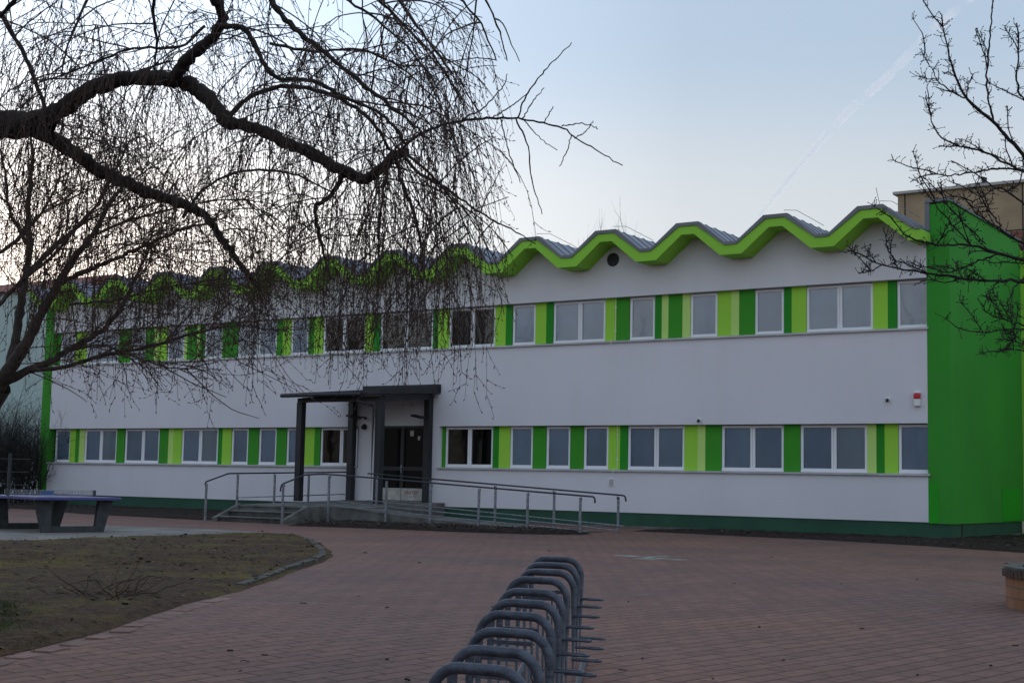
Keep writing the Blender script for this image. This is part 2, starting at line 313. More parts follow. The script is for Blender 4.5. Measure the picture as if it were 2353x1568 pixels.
def vnoise(x, y, s, seed=0):
    r = 0
    for k in range(4):
        f = 2**k/s; r += (math.sin(x*f*1.3+seed+k*1.7+1.3*math.sin(y*f*.9+k))*math.cos(y*f*1.1+seed*2+k*2.3+math.sin(x*f*.7)))/2**k
    return r/1.9
def mound(name, poly, rings, npt, h, edge, m, amp, seed, centre=None, jag=0.):
    P = np.array(poly, float); Q = np.vstack([P, P[:1]]); seg = np.linalg.norm(np.diff(Q, axis=0), axis=1); cum = np.r_[0, np.cumsum(seg)]
    u = np.linspace(0, cum[-1], npt, endpoint=False); B = np.stack([np.interp(u, cum, Q[:, 0]), np.interp(u, cum, Q[:, 1])], 1)
    c = np.array(centre) if centre is not None else P.mean(0); b = MB(); vs = []
    if jag:
        for i in range(npt): B[i] += (B[i]-c)/np.linalg.norm(B[i]-c)*jag*vnoise(B[i][0]*6, B[i][1]*6, 1., seed)
    for k in range(rings+1):
        t = (k/rings)**1.35
        for i in range(npt):
            q = B[i]*(1-t)+c*t; d = np.linalg.norm(q-B[i])
            z = zg(q[1])+.004+h*min(1, d/edge)+amp*min(1, d/edge+.1)*vnoise(q[0], q[1], .35, seed)+amp*.6*min(1, d/edge)*vnoise(q[0]*3, q[1]*3, .2, seed+3)
            vs.append((q[0], q[1], z))
    fs = [(k*npt+i, k*npt+(i+1) % npt, (k+1)*npt+(i+1) % npt, (k+1)*npt+i) for k in range(rings) for i in range(npt)]
    return b.add(vs, fs).build(name, m, smooth=True)
ISL_PX = [(0, 1244), (350, 1232), (600, 1225), (680, 1228), (715, 1238), (740, 1250), (760, 1265), (764, 1277), (740, 1292), (680, 1310), (620, 1335), (540, 1360), (430, 1385), (340, 1415), (240, 1450), (120, 1480), (0, 1508)]
isl = [tuple(G(*q)[:2]) for q in ISL_PX]
isl = [(-30, 14)]+isl+[(-9.5, 4.5), (-15, 3), (-24, 7)]
struct(mound('soil_island', isl, 46, 260, .045, .5, M['soil'], .022, 3, (-16.5, 14.5), .05))
bed = [tuple(G(*q)[:2]) for q in ((191, 1180), (330, 1187), (465, 1194))]
bedL = [(-70, 33), (-42.4, 32.9)]+bed+[(-31.35, 31.2), (-31.35, 37.1), (-70, 37.1)]
struct(mound('mulch_bed', bedL, 12, 200, .06, .6, M['mulch'], .035, 5, (-44, 35.2), .06))
bedM = [tuple(G(*q)[:2]) for q in ((660, 1207), (760, 1210), (900, 1215), (1042, 1221), (1200, 1226), (1330, 1228), (1358, 1226))]+[(-19.6, 32.75), (-28.2, 32.75), (-28.2, 31.0)]
struct(mound('mulch_bed', bedM, 10, 200, .10, .7, M['mulch'], .03, 8, (-25, 32.0), .05))
bedR = [tuple(G(*q)[:2]) for q in ((1450, 1219), (1524, 1222), (1700, 1231), (1875, 1239), (2122, 1253), (2352, 1269))]
bedR = bedR+[(-5, 32.0), (-5, 44.5), (-10.7, 44.5), (-10.9, 37.1), (-19, 37.1)]
struct(mound('mulch_bed', bedR, 12, 240, .05, .5, M['mulch'], .03, 12, (-11.2, 36.6), .06))
pth = [tuple(G(*q)[:2]) for q in ((0, 1203), (250, 1207), (480, 1215), (690, 1226), (600, 1224.6), (350, 1231.5), (0, 1243.5))]
pth = [(-34, 19)]+[(-37, 25)]+pth
struct(MB().add([(x, y, zg(y)+.004) for x, y in pth], [tuple(range(len(pth)-1, -1, -1))]).build('concrete_path', M['path']))
# kerb edging of the island, following its rounded end
kb = MB(); e = [np.array(G(*q)[:2]) for q in ((715, 1238), (738, 1249), (757, 1264), (763, 1277), (740, 1292), (680, 1310), (620, 1335), (580, 1348))]
cc = np.array([-16.5, 16.5])
for i in range(len(e)-1):
    a, c = e[i], e[i+1]; n = max(1, int(np.linalg.norm(c-a)/.5))
    for k in range(n):
        p = a+(c-a)*k/n; q = a+(c-a)*(k+1)/n; d = (q-p)/np.linalg.norm(q-p); nn = np.array([-d[1], d[0]])
        if np.dot(cc-p, nn) < 0: nn = -nn
        mid = (p+q)/2+nn*.16
        kb.obox((mid[0], mid[1], zg(mid[1])+.02+R.uniform(-.01, .012)), (*d, 0), (*nn, 0), (0, 0, 1), np.linalg.norm(q-p)*.485, .06, .03)
struct(kb.build('kerb', M['kerb'], bevel=.008))
er = MB(); e = [np.array(G(*q)[:2]) for q in ((-60, 1532), (0, 1512), (120, 1484), (240, 1454), (340, 1419), (430, 1389), (500, 1372))]
for i in range(len(e)-1):
    a, c = e[i], e[i+1]; n = max(1, int(np.linalg.norm(c-a)/.30)); d = (c-a)/np.linalg.norm(c-a); nn = np.array([d[1], -d[0]])
    if np.dot(np.array([-16, 16])-a, nn) > 0: nn = -nn
    for k in range(n):
        m_ = a+(c-a)*(k+.5)/n+nn*(.10+R.uniform(-.012, .012)); tl = R.uniform(-.008, .008)
        er.obox((m_[0], m_[1], zg(m_[1])-.006+R.uniform(-.002, .003)), (*d, tl), (*nn, R.uniform(-.015, .015)), (0, 0, 1), .142, .088, .012)
struct(er.build('paving_edge', M['edgebrick'], bevel=.004))
# worn white paint on a few bricks
pm = MB()
for (x, y, w) in ((1434, 1275.5, .30), (1452, 1277, .2), (1480, 1282.5, .32), (1491, 1279, .28), (1515, 1282, .28), (1520, 1276.8, .24), (1550, 1285, .34), (1503, 1285, .15)):
    c = G(x, y); a = math.radians(8); u = (math.cos(a), -math.sin(a), 0); vv = (math.sin(a), math.cos(a), 0)
    pm.obox((c[0], c[1], zg(c[1])+.004), u, vv, (0, 0, 1), w*.42, .2, .0015)
struct(pm.build('paint_marking', M['paint']))

# ------------------------------------------------------------------ the school building
D = FD
XL0, XL1, XR0, XR1 = -47.48, -46.94, -11.58, -10.97        # fins at both ends
ZP, ZS, ZLL, ZUS, ZUL = .42, 1.62, 3.0, 5.47, 6.85
YB = 44.2
school = thing('school_building', 'long two storey white school with green striped window bands and a zigzag lime roof edge', 'building', (-29, D, 0))
P_ = 2.703; XC = -12.82; YF = D-.8
def prof(pk, pz, vk, vz, x0, x1):
    pts = []
    for k in range(14, -2, -1):
        c = XC-P_*k; pts += [(c-P_/2-vk, vz), (c-P_/2+vk, vz), (c-pk, pz), (c+pk, pz)]
    pts = sorted(pts)
    res = []
    def zi(x): return float(np.interp(x, [p[0] for p in pts], [p[1] for p in pts]))
    res = [(x0, zi(x0))]+[p for p in pts if x0+.001 < p[0] < x1-.001]+[(x1, zi(x1))]
    return res
XE0, XE1 = -47.6, -11.47
bot = prof(.20, 8.42, .33, 7.74, XE0, XE1); gtop = prof(.28, 8.66, .18, 8.02, XE0, XE1); ctop = prof(.35, 8.765, .18, 8.105, XE0, XE1)
def strip(mb, lo, hi, y0, y1, mi=0):                        # solid between two (x, z) profiles
    n0, n1 = len(lo), len(hi)
    mb.prismY(lo+hi[::-1], y0, y1, mi)
wl = MB()
wl.box(XL1, XR0, D, D+.35, ZP, ZS)
xw0, xw1 = float(F(822, 1050)[0]), float(F(1007, 1030)[0])
xd0, xd1 = float(F(866, 1060)[0]), float(F(978, 1060)[0])
wl.box(XL1, XR0, D, D+.35, ZLL, ZUS)
wl.box(xw0, xd0, D+.001, D+.35, ZS, ZLL); wl.box(xd1, xw1, D+.001, D+.35, ZS, ZLL)
wu = prof(.20, 8.43, .33, 7.75, XL1, XR0)
wl.prismY([(XL1, ZUL), (XR0, ZUL)]+wu[::-1], D, D+.35)
wl.box(XL0+.05, XR1-.05, YB-.3, YB-.02, 0, 8.0)
wl.box(XL0+.01, XL0+.2, D+.4, YB-.3, 0, 8.0)
# openings of the door: cut by building the lower band in two pieces
wl2 = MB()
for (vs, fs) in (): pass
wall = wl.build('wall', M['white'], school)
MB().box(XL1-.3, XR1-.02, D+.9, D+1.0, 0, 8.2).build('interior', M['dark'], school)  # near-black panel stands in for the shade of the unlit rooms
pl = MB().box(XL0+.03, XR1-.03, D+.03, D+.3, -.2, ZP).box(XR1-.3, XR1-.03, D+.3, YB-.1, -.2, ZP-.01); pl.build('plinth', M['plinth'], school)
MB().box(-24, XR1+.05, D-.10, D+.029, -.2, .035).box(XR1-.029, XR1+.05, D+.03, YB-.1, -.2, .034).build('drip_edge', M['concrete'], school)
fin = MB().box(XL0, XL1, D-.004, YB, ZP-.02, 8.0).build('end_fin', M['green'], school); fin['label'] = 'narrow green strip at the left end'
zt = [8.79, 8.84]
ew = MB(); ew.prismY([(XR0, ZP-.03), (XR1, ZP-.03), (XR1, zt[1]), (XR0, zt[0])], D-.004, YB)
ew.build('end_wall', M['green2'], school)
tp = MB().box(XR0+.003, XR1-.35, D-.008, D-.0045, ZP-.02, 1.45).build('touch_up_patch', M['green3'], school)
hx = MB(); a0, a1 = 38.6, 40.6
ca = np.array([0, 0, CH])+ray(2303, 1195)*((XR1)/ray(2303, 1195)[0]); cb = np.array([0, 0, CH])+ray(2342, 1122)*((XR1)/ray(2342, 1122)[0])
hx.box(XR1-.02, XR1+.015, float(ca[1]), float(cb[1]), ZP, float(cb[2])); hx.build('meter_hatch', M['green3'], school)
cop = MB().box(XR0-.02, XR1+.05, D-.06, YB+.05, 8.845, 8.93).box(XR0-.03, XR0+.10, D-.03, D+.3, 8.1, 8.843)
cop.build('parapet_coping', M['zinc'], school)
fa = MB(); strip(fa, bot, gtop, YF, YB); fa.build('fascia', M['lime'], school)
co = MB(); strip(co, [(x, z+.001) for x, z in gtop], ctop, YF-.035, YF+.16); co.build('coping', M['zinc'], school)
rf = MB(); strip(rf, [(x, z+.001) for x, z in gtop], [(x, z-.035) for x, z in ctop], YF+.16, YB+.1)
roof = rf.build('roof', M['roof'], school)
sm = MB()
for k in range(13):
    y = YF+.5+k*.6; strip(sm, [(x, z-.034) for x, z in ctop], [(x, z-.005) for x, z in ctop], y, y+.025)
sm.build('standing_seams', M['roof'], roof)
# lightning rods and clips on the ridges
for k, hgt in ((0, .55), (1, 0), (3, 0), (4, 0), (6, 0)):
    x = XC-P_*k; lr = MB()
    lr.tube([(x+.25, YF+.02, 8.80), (x+.25, YF+.02, 8.86), (x+.42, YF+.5, 8.92), (x+.9, YF+1.3, 8.58)], .008, 5)
    lr.build('lightning_wire', M['galv'], roof)
MB().tube([(XC+.1, YF+.5, 8.75), (XC-.05, YF+.6, 9.35)], .010, 5).build('lightning_rod', M['galv'], roof)
MB().tube([(XC-1.5, YF+3, 8.1), (XC-1.5, YF+3, 9.3)], .012, 5).build('lightning_rod', M['galv'], roof)
# wing behind the end wall
MB().box(XR1+.004, 6, YB+.0, YB+9, ZP, 8.6).build('wing', M['lime'], school)
# sills
for (z0, x0, x1) in ((ZS, XL1-.02, xw0-.02), (ZS, xw1-.0, XR0+.06), (ZUS, XL1-.02, XR0+.04)):
    sb = MB(); sb.prismY([(x0, z0+.001), (x1, z0+.001), (x1, z0+.055), (x0, z0+.055)], D-.07, D+.27)
    sb.build('sill', M['sill'], school)
YW = D+.24
def fx(sx, sy): return float(F(sx/1.247, sy/1.247, YW-D)[0])
def seq(items, z0, z1, conv, row):
    """items: (kind, x0, x1[, mullion]) in source px; kinds: b blind window, d dark window, or a panel colour"""
    for it in items:
        k = it[0]; x0, x1 = fx(conv(it[1]), row), fx(conv(it[2]), row)
        if k in 'bd':
            w = MB(); t = .075; y0, y1 = YW-.03, YW+.05; zb, ztp = z0+.06, z1-.02
            mull = [fx(conv(q), row) for q in it[3:]]
            w.box(x0, x1, y0, y1, zb, zb+t+.03); w.box(x0, x1, y0, y1, ztp-t, ztp); w.box(x0+.004, x1-.004, y0-.02, y0-.0005, zb, zb+.045)
            xs = [x0]+mull+[x1]
            w.box(x0, x0+t, y0+.001, y1-.001, zb+t+.03, ztp-t); w.box(x1-t, x1, y0+.001, y1-.001, zb+t+.03, ztp-t)
            for q in mull: w.box(q-t*.95, q-.008, y0-.008, y1, zb+.05, ztp-t); w.box(q+.008, q+t*.95, y0-.008, y1, zb+.05, ztp-t); w.box(q-.0079, q+.0079, y0+.006, y1-.002, zb+.05, ztp-t)
            wo = w.build('window', M['frame'], school, bevel=.006)
            for i in range(len(xs)-1):
                p0, p1 = xs[i]+(t if i == 0 else t*.95), xs[i+1]-(t if i == len(xs)-2 else t*.95)
                MB().add([(p0, YW, zb+t+.03), (p1, YW, zb+t+.03), (p1, YW, ztp-t), (p0, YW, ztp-t)], [(0, 1, 2, 3)]).build('pane', M['glass'], wo)
                if k == 'b':
                    MB().box(p0-.02, p1+.02, YW+.045, YW+.052, zb+t, ztp-t+.01).build('blind', M[R.choice(['blind', 'blind', 'blind2', 'blind3'])], wo)
        else:
            o = MB().box(x0, x1, YW-.055+R.uniform(0, .004), YW+.06, z0+.057, z1+.01).build('facade_panel', M[{'L': 'limep', 'P': 'pale', 'G': 'mid', 'K': 'dk'}[k]], school)
            o['label'] = {'L': 'lime green panel', 'P': 'pale green panel', 'G': 'mid green panel', 'K': 'deep green panel'}[k]
c8 = lambda x: x*.2979
seq([('b', 540, 682), ('L', 682, 735), ('G', 735, 772), ('P', 772, 820), ('b', 822, 1130, 978), ('G', 1130, 1205), ('b', 1210, 1540, 1382), ('G', 1540, 1628), ('P', 1628, 1674), ('L', 1674, 1752),
     ('b', 1755, 2103, 1932)], ZS, ZLL, c8, 1276)
cA = lambda x: 500+x*.34
seq([('K', 375, 410), ('L', 410, 485), ('b', 488, 628), ('G', 628, 716), ('b', 718, 865), ('G', 865, 950), ('b', 952, 1105), ('L', 1105, 1186), ('G', 1186, 1235), ('d', 1238, 1545, 1412)], ZS, ZLL, cA, 1271)
cB = lambda x: 1200+x*.34
seq([('G', 150, 228), ('d', 230, 630, 431), ('K', 630, 681), ('L', 681, 773), ('b', 775, 966), ('G', 966, 1077), ('b', 1079, 1281), ('G', 1281, 1393), ('b', 1395, 1603), ('L', 1603, 1701), ('K', 1701, 1764), ('b', 1766, 2243, 2005)], ZS, ZLL, cB, 1279)
cC = lambda x: 1900+x*.439
seq([('L', 142, 229), ('P', 229, 279), ('G', 279, 383), ('b', 385, 790, 586), ('G', 790, 897), ('b', 899, 1334, 1115), ('P', 1334, 1394), ('K', 1394, 1448), ('L', 1448, 1536), ('b', 1538, 1790)], ZS, ZLL, cC, 1278)
cG = lambda x: x*.34
seq([('G', 470, 520), ('b', 520, 645), ('L', 645, 737), ('b', 739, 1010), ('G', 1010, 1107), ('b', 1109, 1232), ('G', 1232, 1306), ('P', 1306, 1340), ('L', 1340, 1416), ('b', 1418, 1560), ('P', 1560, 1585), ('G', 1585, 1666), ('P', 1666, 1690), ('G', 1690, 1731),
     ('b', 1733, 1882), ('G', 1882, 2012), ('b', 2014, 2336, 2186)], ZUS, ZUL, cG, 991)
cF = lambda x: 700+x*.34
seq([('G', 284, 335), ('L', 335, 401), ('b', 403, 550), ('G', 550, 600), ('L', 600, 672), ('d', 674, 1026, 852), ('L', 1026, 1101), ('K', 1101, 1152), ('d', 1154, 1597, 1372), ('K', 1597, 1641), ('L', 1641, 1731), ('d', 1733, 2121, 1928)], ZUS, ZUL, cF, 949)
cD = lambda x: 1400+x*.34
seq([('L', 63, 152), ('K', 152, 207), ('b', 209, 402), ('L', 402, 492), ('K', 492, 550), ('b', 552, 989, 775), ('L', 989, 1082), ('G', 1082, 1192), ('b', 1194, 1406), ('K', 1406, 1464), ('P', 1464, 1520), ('G', 1520, 1638), ('P', 1638, 1703),
     ('b', 1705, 1932), ('L', 1932, 2048), ('P', 2048, 2115), ('G', 2115, 2248)], ZUS, ZUL, cD, 920)
cE = lambda x: 2133+x*.34
seq([('b', 92, 336), ('K', 336, 402), ('L', 402, 524), ('b', 526, 1087, 805), ('L', 1087, 1211), ('K', 1211, 1288), ('b', 1290, 1610)], ZUS, ZUL, cE, 890)
# reveal at the left end of both bands
for z0, z1 in ((ZS, ZLL), (ZUS, ZUL)):
    MB().box(XL1-.02, XL1+.012, D+.003, YW+.06, z0+.057, z1).build('reveal', M['green'], school)
# round vent in a gable, downlead on the bands, grey grille by the ramp
vx, vz = float(F(1408.5, 587)[0]), 8.0
vt = MB(); n = 28; ang = [2*math.pi*i/n for i in range(n)]; r0 = .21
vt.prismY([(vx+r0*math.cos(a), vz+r0*math.sin(a)) for a in ang], D-.012, D+.02)
for i in range(7):
    z = vz-.16+i*.053; h = math.sqrt(max(0, r0*r0-(z-vz)**2))*.94; vt.box(vx-h, vx+h, D-.022, D-.0125, z, z+.02)
vt.build('round_vent', M['anthracite'], school)
for (px, zz0, zz1) in ((fx(cD(1078), 920), ZUS-.1, ZUL), (fx(cB(1683), 1279), ZS-.12, ZLL)):
    c = MB().tube([(px, YW-.075, zz1), (px, YW-.075, zz0+.2), (px, D-.09, zz0+.17), (px, D-.09, zz0+.03)], .009, 6)
    for z in (zz0+.45, zz1-.3): c.box(px-.02, px+.02, YW-.08, YW-.05, z, z+.05)
    c.build('downlead', M['pvc'], school)
q = F(1405, 1107); g = MB().box(q[0]-.10, q[0]+.10, D-.02, D-.0005, q[2]-.12, q[2]+.12)
gv = g.build('wall_grille', M['frame'], school, bevel=.004)
sg = MB().box(q[0]-.075, q[0]+.075, D-.024, D-.0205, q[2]-.095, q[2]+.095)
for i in range(5): sg.box(q[0]-.07, q[0]+.07, D-.03, D-.0245, q[2]-.085+i*.037, q[2]-.07+i*.037)
sg.build('louvre', M['sill'], gv)
# entrance door: opening in the lower band is filled by a deep dark frame set 6 mm proud
ZD0, ZD1 = .56, 3.02
dr = MB(); yd = D-.006
dr.box(xd0, xd1, yd-.03, D+.1, ZD1-.08, ZD1); dr.box(xd0, xd0+.07, yd-.03, D+.1, ZD0, ZD1-.08); dr.box(xd1-.07, xd1, yd-.03, D+.1, ZD0, ZD1-.08)
xm = (xd0+xd1)/2+.06
dr.box(xm-.07, xm+.07, yd-.035, D+.1, ZD0, ZD1-.08); dr.box(xd0+.07, xm-.07, yd-.033, D+.1, 1.55, 1.68); dr.box(xm+.07, xd1-.07, yd-.033, D+.1, 1.55, 1.68)
door = dr.build('door', M['door'], school, bevel=.006)
gp = MB()
for (u0, u1) in ((xd0+.07, xm-.07), (xm+.07, xd1-.07)):
    gp.add([(u0, yd-.012, .95), (u1, yd-.012, .95), (u1, yd-.012, ZD1-.08), (u0, yd-.012, ZD1-.08)], [(0, 1, 2, 3)])
gp.build('glazing', M['dglass'], door)
MB().box(xd0+.02, xd1-.02, yd-.004, D+.099, ZD0, ZD1-.1).build('leaf', M['door'], door)
kp = MB().box(xd0+.06, xm-.01, yd-.045, yd-.0345, ZD0+.02, .98).box(xm+.01, xd1-.06, yd-.045, yd-.0345, ZD0+.02, .98)
kick = kp.build('kick_plate', M['kick'], door, bevel=.003)
gr = MB(); gx, gz = xm+.18, .84
for s_ in ([(0, .07), (.02, -.03), (.06, .05), (.05, -.05)], [(.09, .06), (.10, -.04), (.15, -.02), (.13, .05), (.09, .03)], [(.19, .06), (.23, -.05)], [(.24, .06), (.18, -.05)], [(.28, .03), (.34, .07), (.30, -.01), (.37, -.04)],
           [(.42, .07), (.39, -.05), (.46, -.01), (.44, .06)], [(.52, .06), (.49, -.06)], [(.48, .02), (.56, .03)], [(.22, -.12), (.26, -.16)], [(.42, -.10), (.41, -.17)]):
    gr.tube([(gx+u, yd-.0465, gz+w_) for u, w_ in s_], .0085, 5)
gr.build('graffiti', M['graffiti'], kick)
hd = MB().box(xm-.035, xm+.005, yd-.05, yd-.034, 1.50, 1.74).tube([(xm-.015, yd-.05, 1.66), (xm-.015, yd-.09, 1.66), (xm+.11, yd-.09, 1.66)], .012, 8); hd.build('handle', M['galv'], door)
nt_ = MB().box(xm+.30, xm+.45, yd-.013, yd-.0125, 2.68, 2.86).box(xm+.62, xm+.72, yd-.013, yd-.0125, 2.55, 2.68); nt_.build('notice', M['kick'], door)
MB().box(xd0-.06, xd0-.004, D-.02, D-.0005, .56, 3.0).build('door_jamb', M['sill'], school)

# fittings on the wall (each lifts off)
q = F(2108, 916)
al = thing('alarm_siren', 'white alarm siren with red strobe lens on the white wall by the green corner', 'alarm', (q[0], D, q[2]-.2))
MB().box(q[0]-.085, q[0]+.085, D-.11, D-.001, q[2]-.2, q[2]-.0).build('housing', M['pvc'], al, bevel=.03)
MB().box(q[0]-.085, q[0]+.085, D-.115, D-.001, q[2]+.001, q[2]+.14).build('strobe_lens', M['red'], al, bevel=.03)
MB().box(q[0]-.085, q[0]+.085, D-.11, D-.001, q[2]+.141, q[2]+.19).build('cap', M['pvc'], al, bevel=.03)
def dome(px, py, lab, name, cat, rr=.055, m='pvc', m2='black'):
    q = F(px, py); t = thing(name, lab, cat, (q[0], D, q[2]))
    MB().tube([(q[0], D-.001, q[2]), (q[0], D-.03, q[2]), (q[0], D-.06, q[2]-.01)], [rr, rr, rr*.8], 12).build('bracket', M[m], t, smooth=False)
    MB().tube([(q[0], D-.06, q[2]-.01), (q[0], D-.10, q[2]-.04), (q[0], D-.12, q[2]-.07)], [rr*.8, rr*.75, rr*.35], 12).build('lens', M[m2], t, smooth=True)
    return t
dome(2040, 917, 'small white sensor on the upper white wall left of the red and white alarm', 'wall_sensor', 'sensor')
dome(1607, 964, 'small white sensor just above the lower window band over the lime panel', 'wall_sensor', 'sensor', .05)
dome(838, 980, 'black dome security camera on the white wall left of the entrance door', 'security_camera', 'camera', .10, 'black', 'black')
for px, py, lab in ((838, 959, 'black wall spotlight above the dome camera left of the entrance door'), (986, 959, 'black wall spotlight by the right rear post of the entrance canopy')):
    q = F(px, py); t = thing('wall_spotlight', lab, 'lamp', (q[0], D, q[2]), 'spotlights at the entrance')
    MB().tube([(q[0]+.05, D-.001, q[2]-.02), (q[0]+.05, D-.08, q[2]), (q[0]-.02, D-.3, q[2]+.02)], [.05, .03, .025], 8).build('arm', M['black'], t)
    MB().obox((q[0]-.03, D-.55, q[2]+.01), (1, 0, 0), (0, .97, -.1), (0, .1, .97), .13, .27, .035).build('lamp_head', M['black'], t, bevel=.02)

# ------------------------------------------------------------------ entrance canopy
YC0 = 34.3
cx0, cx1 = -31.25, -27.72
can = thing('entrance_canopy', 'dark grey steel canopy on four posts over the entrance landing', 'canopy', ((cx0+cx1)/2, YC0, .5))
for (x, y, z1) in ((-31.1, YC0, 3.66), (-27.83, YC0, 3.72), (-31.08, D-.13, 4.02), (-27.87, D-.13, 4.02)):
    MB().box(x-.11, x+.11, y-.11, y+.11, .50, z1).build('post', M['anthracite'], can, bevel=.01)
bmz = MB().box(cx0+.05, cx1-.05, YC0-.09, YC0+.09, 3.665, 3.80); bmz.build('front_beam', M['anthracite'], can)
sdm = MB()
for x in (-31.1, -27.83): sdm.add([(x-.07, YC0+.1, 3.66), (x+.07, YC0+.1, 3.66), (x+.07, D-.25, 3.85), (x-.07, D-.25, 3.85), (x-.07, YC0+.1, 3.83), (x+.07, YC0+.1, 3.83), (x+.07, D-.25, 4.06), (x-.07, D-.25, 4.06)],
                                      [(0, 3, 2, 1), (4, 5, 6, 7), (0, 1, 5, 4), (1, 2, 6, 5), (2, 3, 7, 6), (3, 0, 4, 7)])
sdm.build('side_beam', M['anthracite'], can)
rfz = MB(); a_, b_ = YC0-.45, D-.02; xa, xb = cx0-.25, cx1+.22
rfz.add([(xa, a_, 3.81), (xb, a_, 3.86), (xb, b_, 4.07), (xa, b_, 4.07), (xa, a_, 3.93), (xb, a_, 4.0), (xb, b_, 4.30), (xa, b_, 4.22)], [(0, 3, 2, 1), (4, 5, 6, 7), (0, 1, 5, 4), (1, 2, 6, 5), (2, 3, 7, 6), (3, 0, 4, 7)])
rfz.build('canopy_roof', M['anthracite'], can)
MB().box(xa+.8, xb+.02, D-.10, D-.001, 4.08, 4.36).build('upstand', M['anthracite'], can)
MB().tube([(xa-.02, a_-.06, 3.86), (cx1-.5, a_-.06, 3.86)], .065, 10).build('gutter', M['anthracite'], can, smooth=True)
MB().tube([(cx1-.62, a_-.06, 3.80), (cx1-.62, a_-.06, 3.66), (cx1-.3, YC0-.12, 3.5), (cx1-.26, YC0-.16, 3.4), (cx1-.26, YC0-.16, .62)], .04, 8).build('downpipe', M['anthracite'], can, smooth=True)

# ------------------------------------------------------------------ steps, landing and ramp, with their railings
YR0, YR1 = 32.4, 33.9
rp_ = thing('entrance_ramp', 'concrete entrance landing with three steps at the left and a long ramp to the right', 'ramp', (-29, 33, -.1))
LX0, LX1 = -31.25, -28.45
sl_ = MB()
vs = [(LX0, 31.75, -.2), (LX1, 31.75, -.2), (LX1, D-.02, -.2), (LX0, D-.02, -.2), (LX0, 31.75, .39), (LX1, 31.75, .39), (LX1, D-.02, .54), (LX0, D-.02, .54)]
sl_.add(vs, [(0, 3, 2, 1), (4, 5, 6, 7), (0, 1, 5, 4), (1, 2, 6, 5), (2, 3, 7, 6), (3, 0, 4, 7)])
vs = [(LX1, YR0+.05, -.2), (-27.2, YR0+.05, -.2), (-27.2, D-.02, -.2), (LX1, D-.02, -.2), (LX1, YR0+.05, .41), (-27.2, YR0+.05, .36), (-27.2, D-.02, .54), (LX1, D-.02, .54)]
sl_.add(vs, [(0, 3, 2, 1), (4, 5, 6, 7), (0, 1, 5, 4), (1, 2, 6, 5), (2, 3, 7, 6)])
sl_.build('landing', M['concrete'], rp_)
for i in range(2):
    y0 = 30.85+i*.45; z1 = .05+i*.17
    MB().box(LX0+.08, LX1-.08, y0, y0+.47, -.2, z1-.03).build('riser', M['concd'], rp_)  # risers in a darker tone than the treads
    MB().box(LX0+.08, LX1-.08, y0-.03, y0+.45, z1-.0295, z1+.005).build('tread', M['concrete'], rp_, bevel=.006)
MB().box(LX0+.08, LX1-.08, 31.70, 31.752, .345, .395).build('tread', M['concrete'], rp_)
for x0, x1 in ((LX0-.06, LX0+.078), (LX1-.078, LX1+.06)):
    ck = MB(); ck.add([(x0, 30.72, -.2), (x1, 30.72, -.2), (x1, 31.8, -.2), (x0, 31.8, -.2), (x0, 30.72, .0), (x1, 30.72, .0), (x1, 31.8, .43), (x0, 31.8, .43)], [(0, 3, 2, 1), (4, 5, 6, 7), (0, 1, 5, 4), (1, 2, 6, 5), (2, 3, 7, 6), (3, 0, 4, 7)])
    ck.build('stair_string', M['concrete'], rp_)
rpm = MB(); pr_ = [(-27.2, .36), (-25.8, .24), (-23.5, .09), (-21.2, -.0), (-19.5, -.05)]
for i in range(len(pr_)-1):
    (x0, z0), (x1, z1) = pr_[i], pr_[i+1]
    rpm.add([(x0, YR0+.05, -.25), (x1, YR0+.05, -.25), (x1, YR1+.1, -.25), (x0, YR1+.1, -.25), (x0, YR0+.05, z0), (x1, YR0+.05, z1), (x1, YR1+.1, z1), (x0, YR1+.1, z0)], [(0, 3, 2, 1), (4, 5, 6, 7), (0, 1, 5, 4), (2, 3, 7, 6)])
rpm.build('ramp_slab', M['concrete'], rp_)
def railing(name, label, rail, posts, low, side):
    c = rail[len(rail)//2]; t = thing(name, label, 'handrail', (c[0], c[1], -.1), 'galvanised railings of the entrance')
    pts = [np.array(p, float) for p in rail]; sm_ = [pts[0]]
    for i in range(1, len(pts)-1):
        a, b, c = pts[i-1], pts[i], pts[i+1]; k = min(.09, np.linalg.norm(b-a)*.45, np.linalg.norm(c-b)*.45)
        p0 = b+(a-b)/np.linalg.norm(a-b)*k; p1 = b+(c-b)/np.linalg.norm(c-b)*k
        for u in (0, .33, .67, 1): sm_.append((1-u)**2*p0+2*u*(1-u)*b+u*u*p1)
    sm_.append(pts[-1])
    MB().tube(sm_, .024, 10).build('handrail', M['rail'], t, smooth=True)
    sx, sy = side
    for (x, y, z0, z1) in posts:
        p = MB().box(x-.028+sx*.09, x+.028+sx*.09, y-.028+sy*.09, y+.028+sy*.09, z0, z1-.05).build('post', M['galv'], t, bevel=.004)
        MB().tube([(x+sx*.06, y+sy*.06, z1-.10), (x, y, z1-.09), (x, y, z1-.02)], [.03, .025, .02], 8).build('rail_bracket', M['rail'], p)
    for lo in low: MB().tube(lo, .016, 8).build('lower_rail', M['galv'], t, smooth=True)
    return t
RA = -31.3
railing('stair_railing', 'railing on the left of the entrance steps running back to the wall', [(RA, 30.40, .92), (RA, 30.40, 1.06), (RA, 31.35, 1.33), (RA, 36.85, 1.47)],
        [(RA, 30.42, -.12, 1.06), (RA, 31.72, .36, 1.35), (RA, 33.36, .42, 1.39), (RA, 34.96, .46, 1.43)], [[(RA+.02, 31.75, .60), (RA+.02, 36.8, .73)]], (.35, 0))
RB = YR0
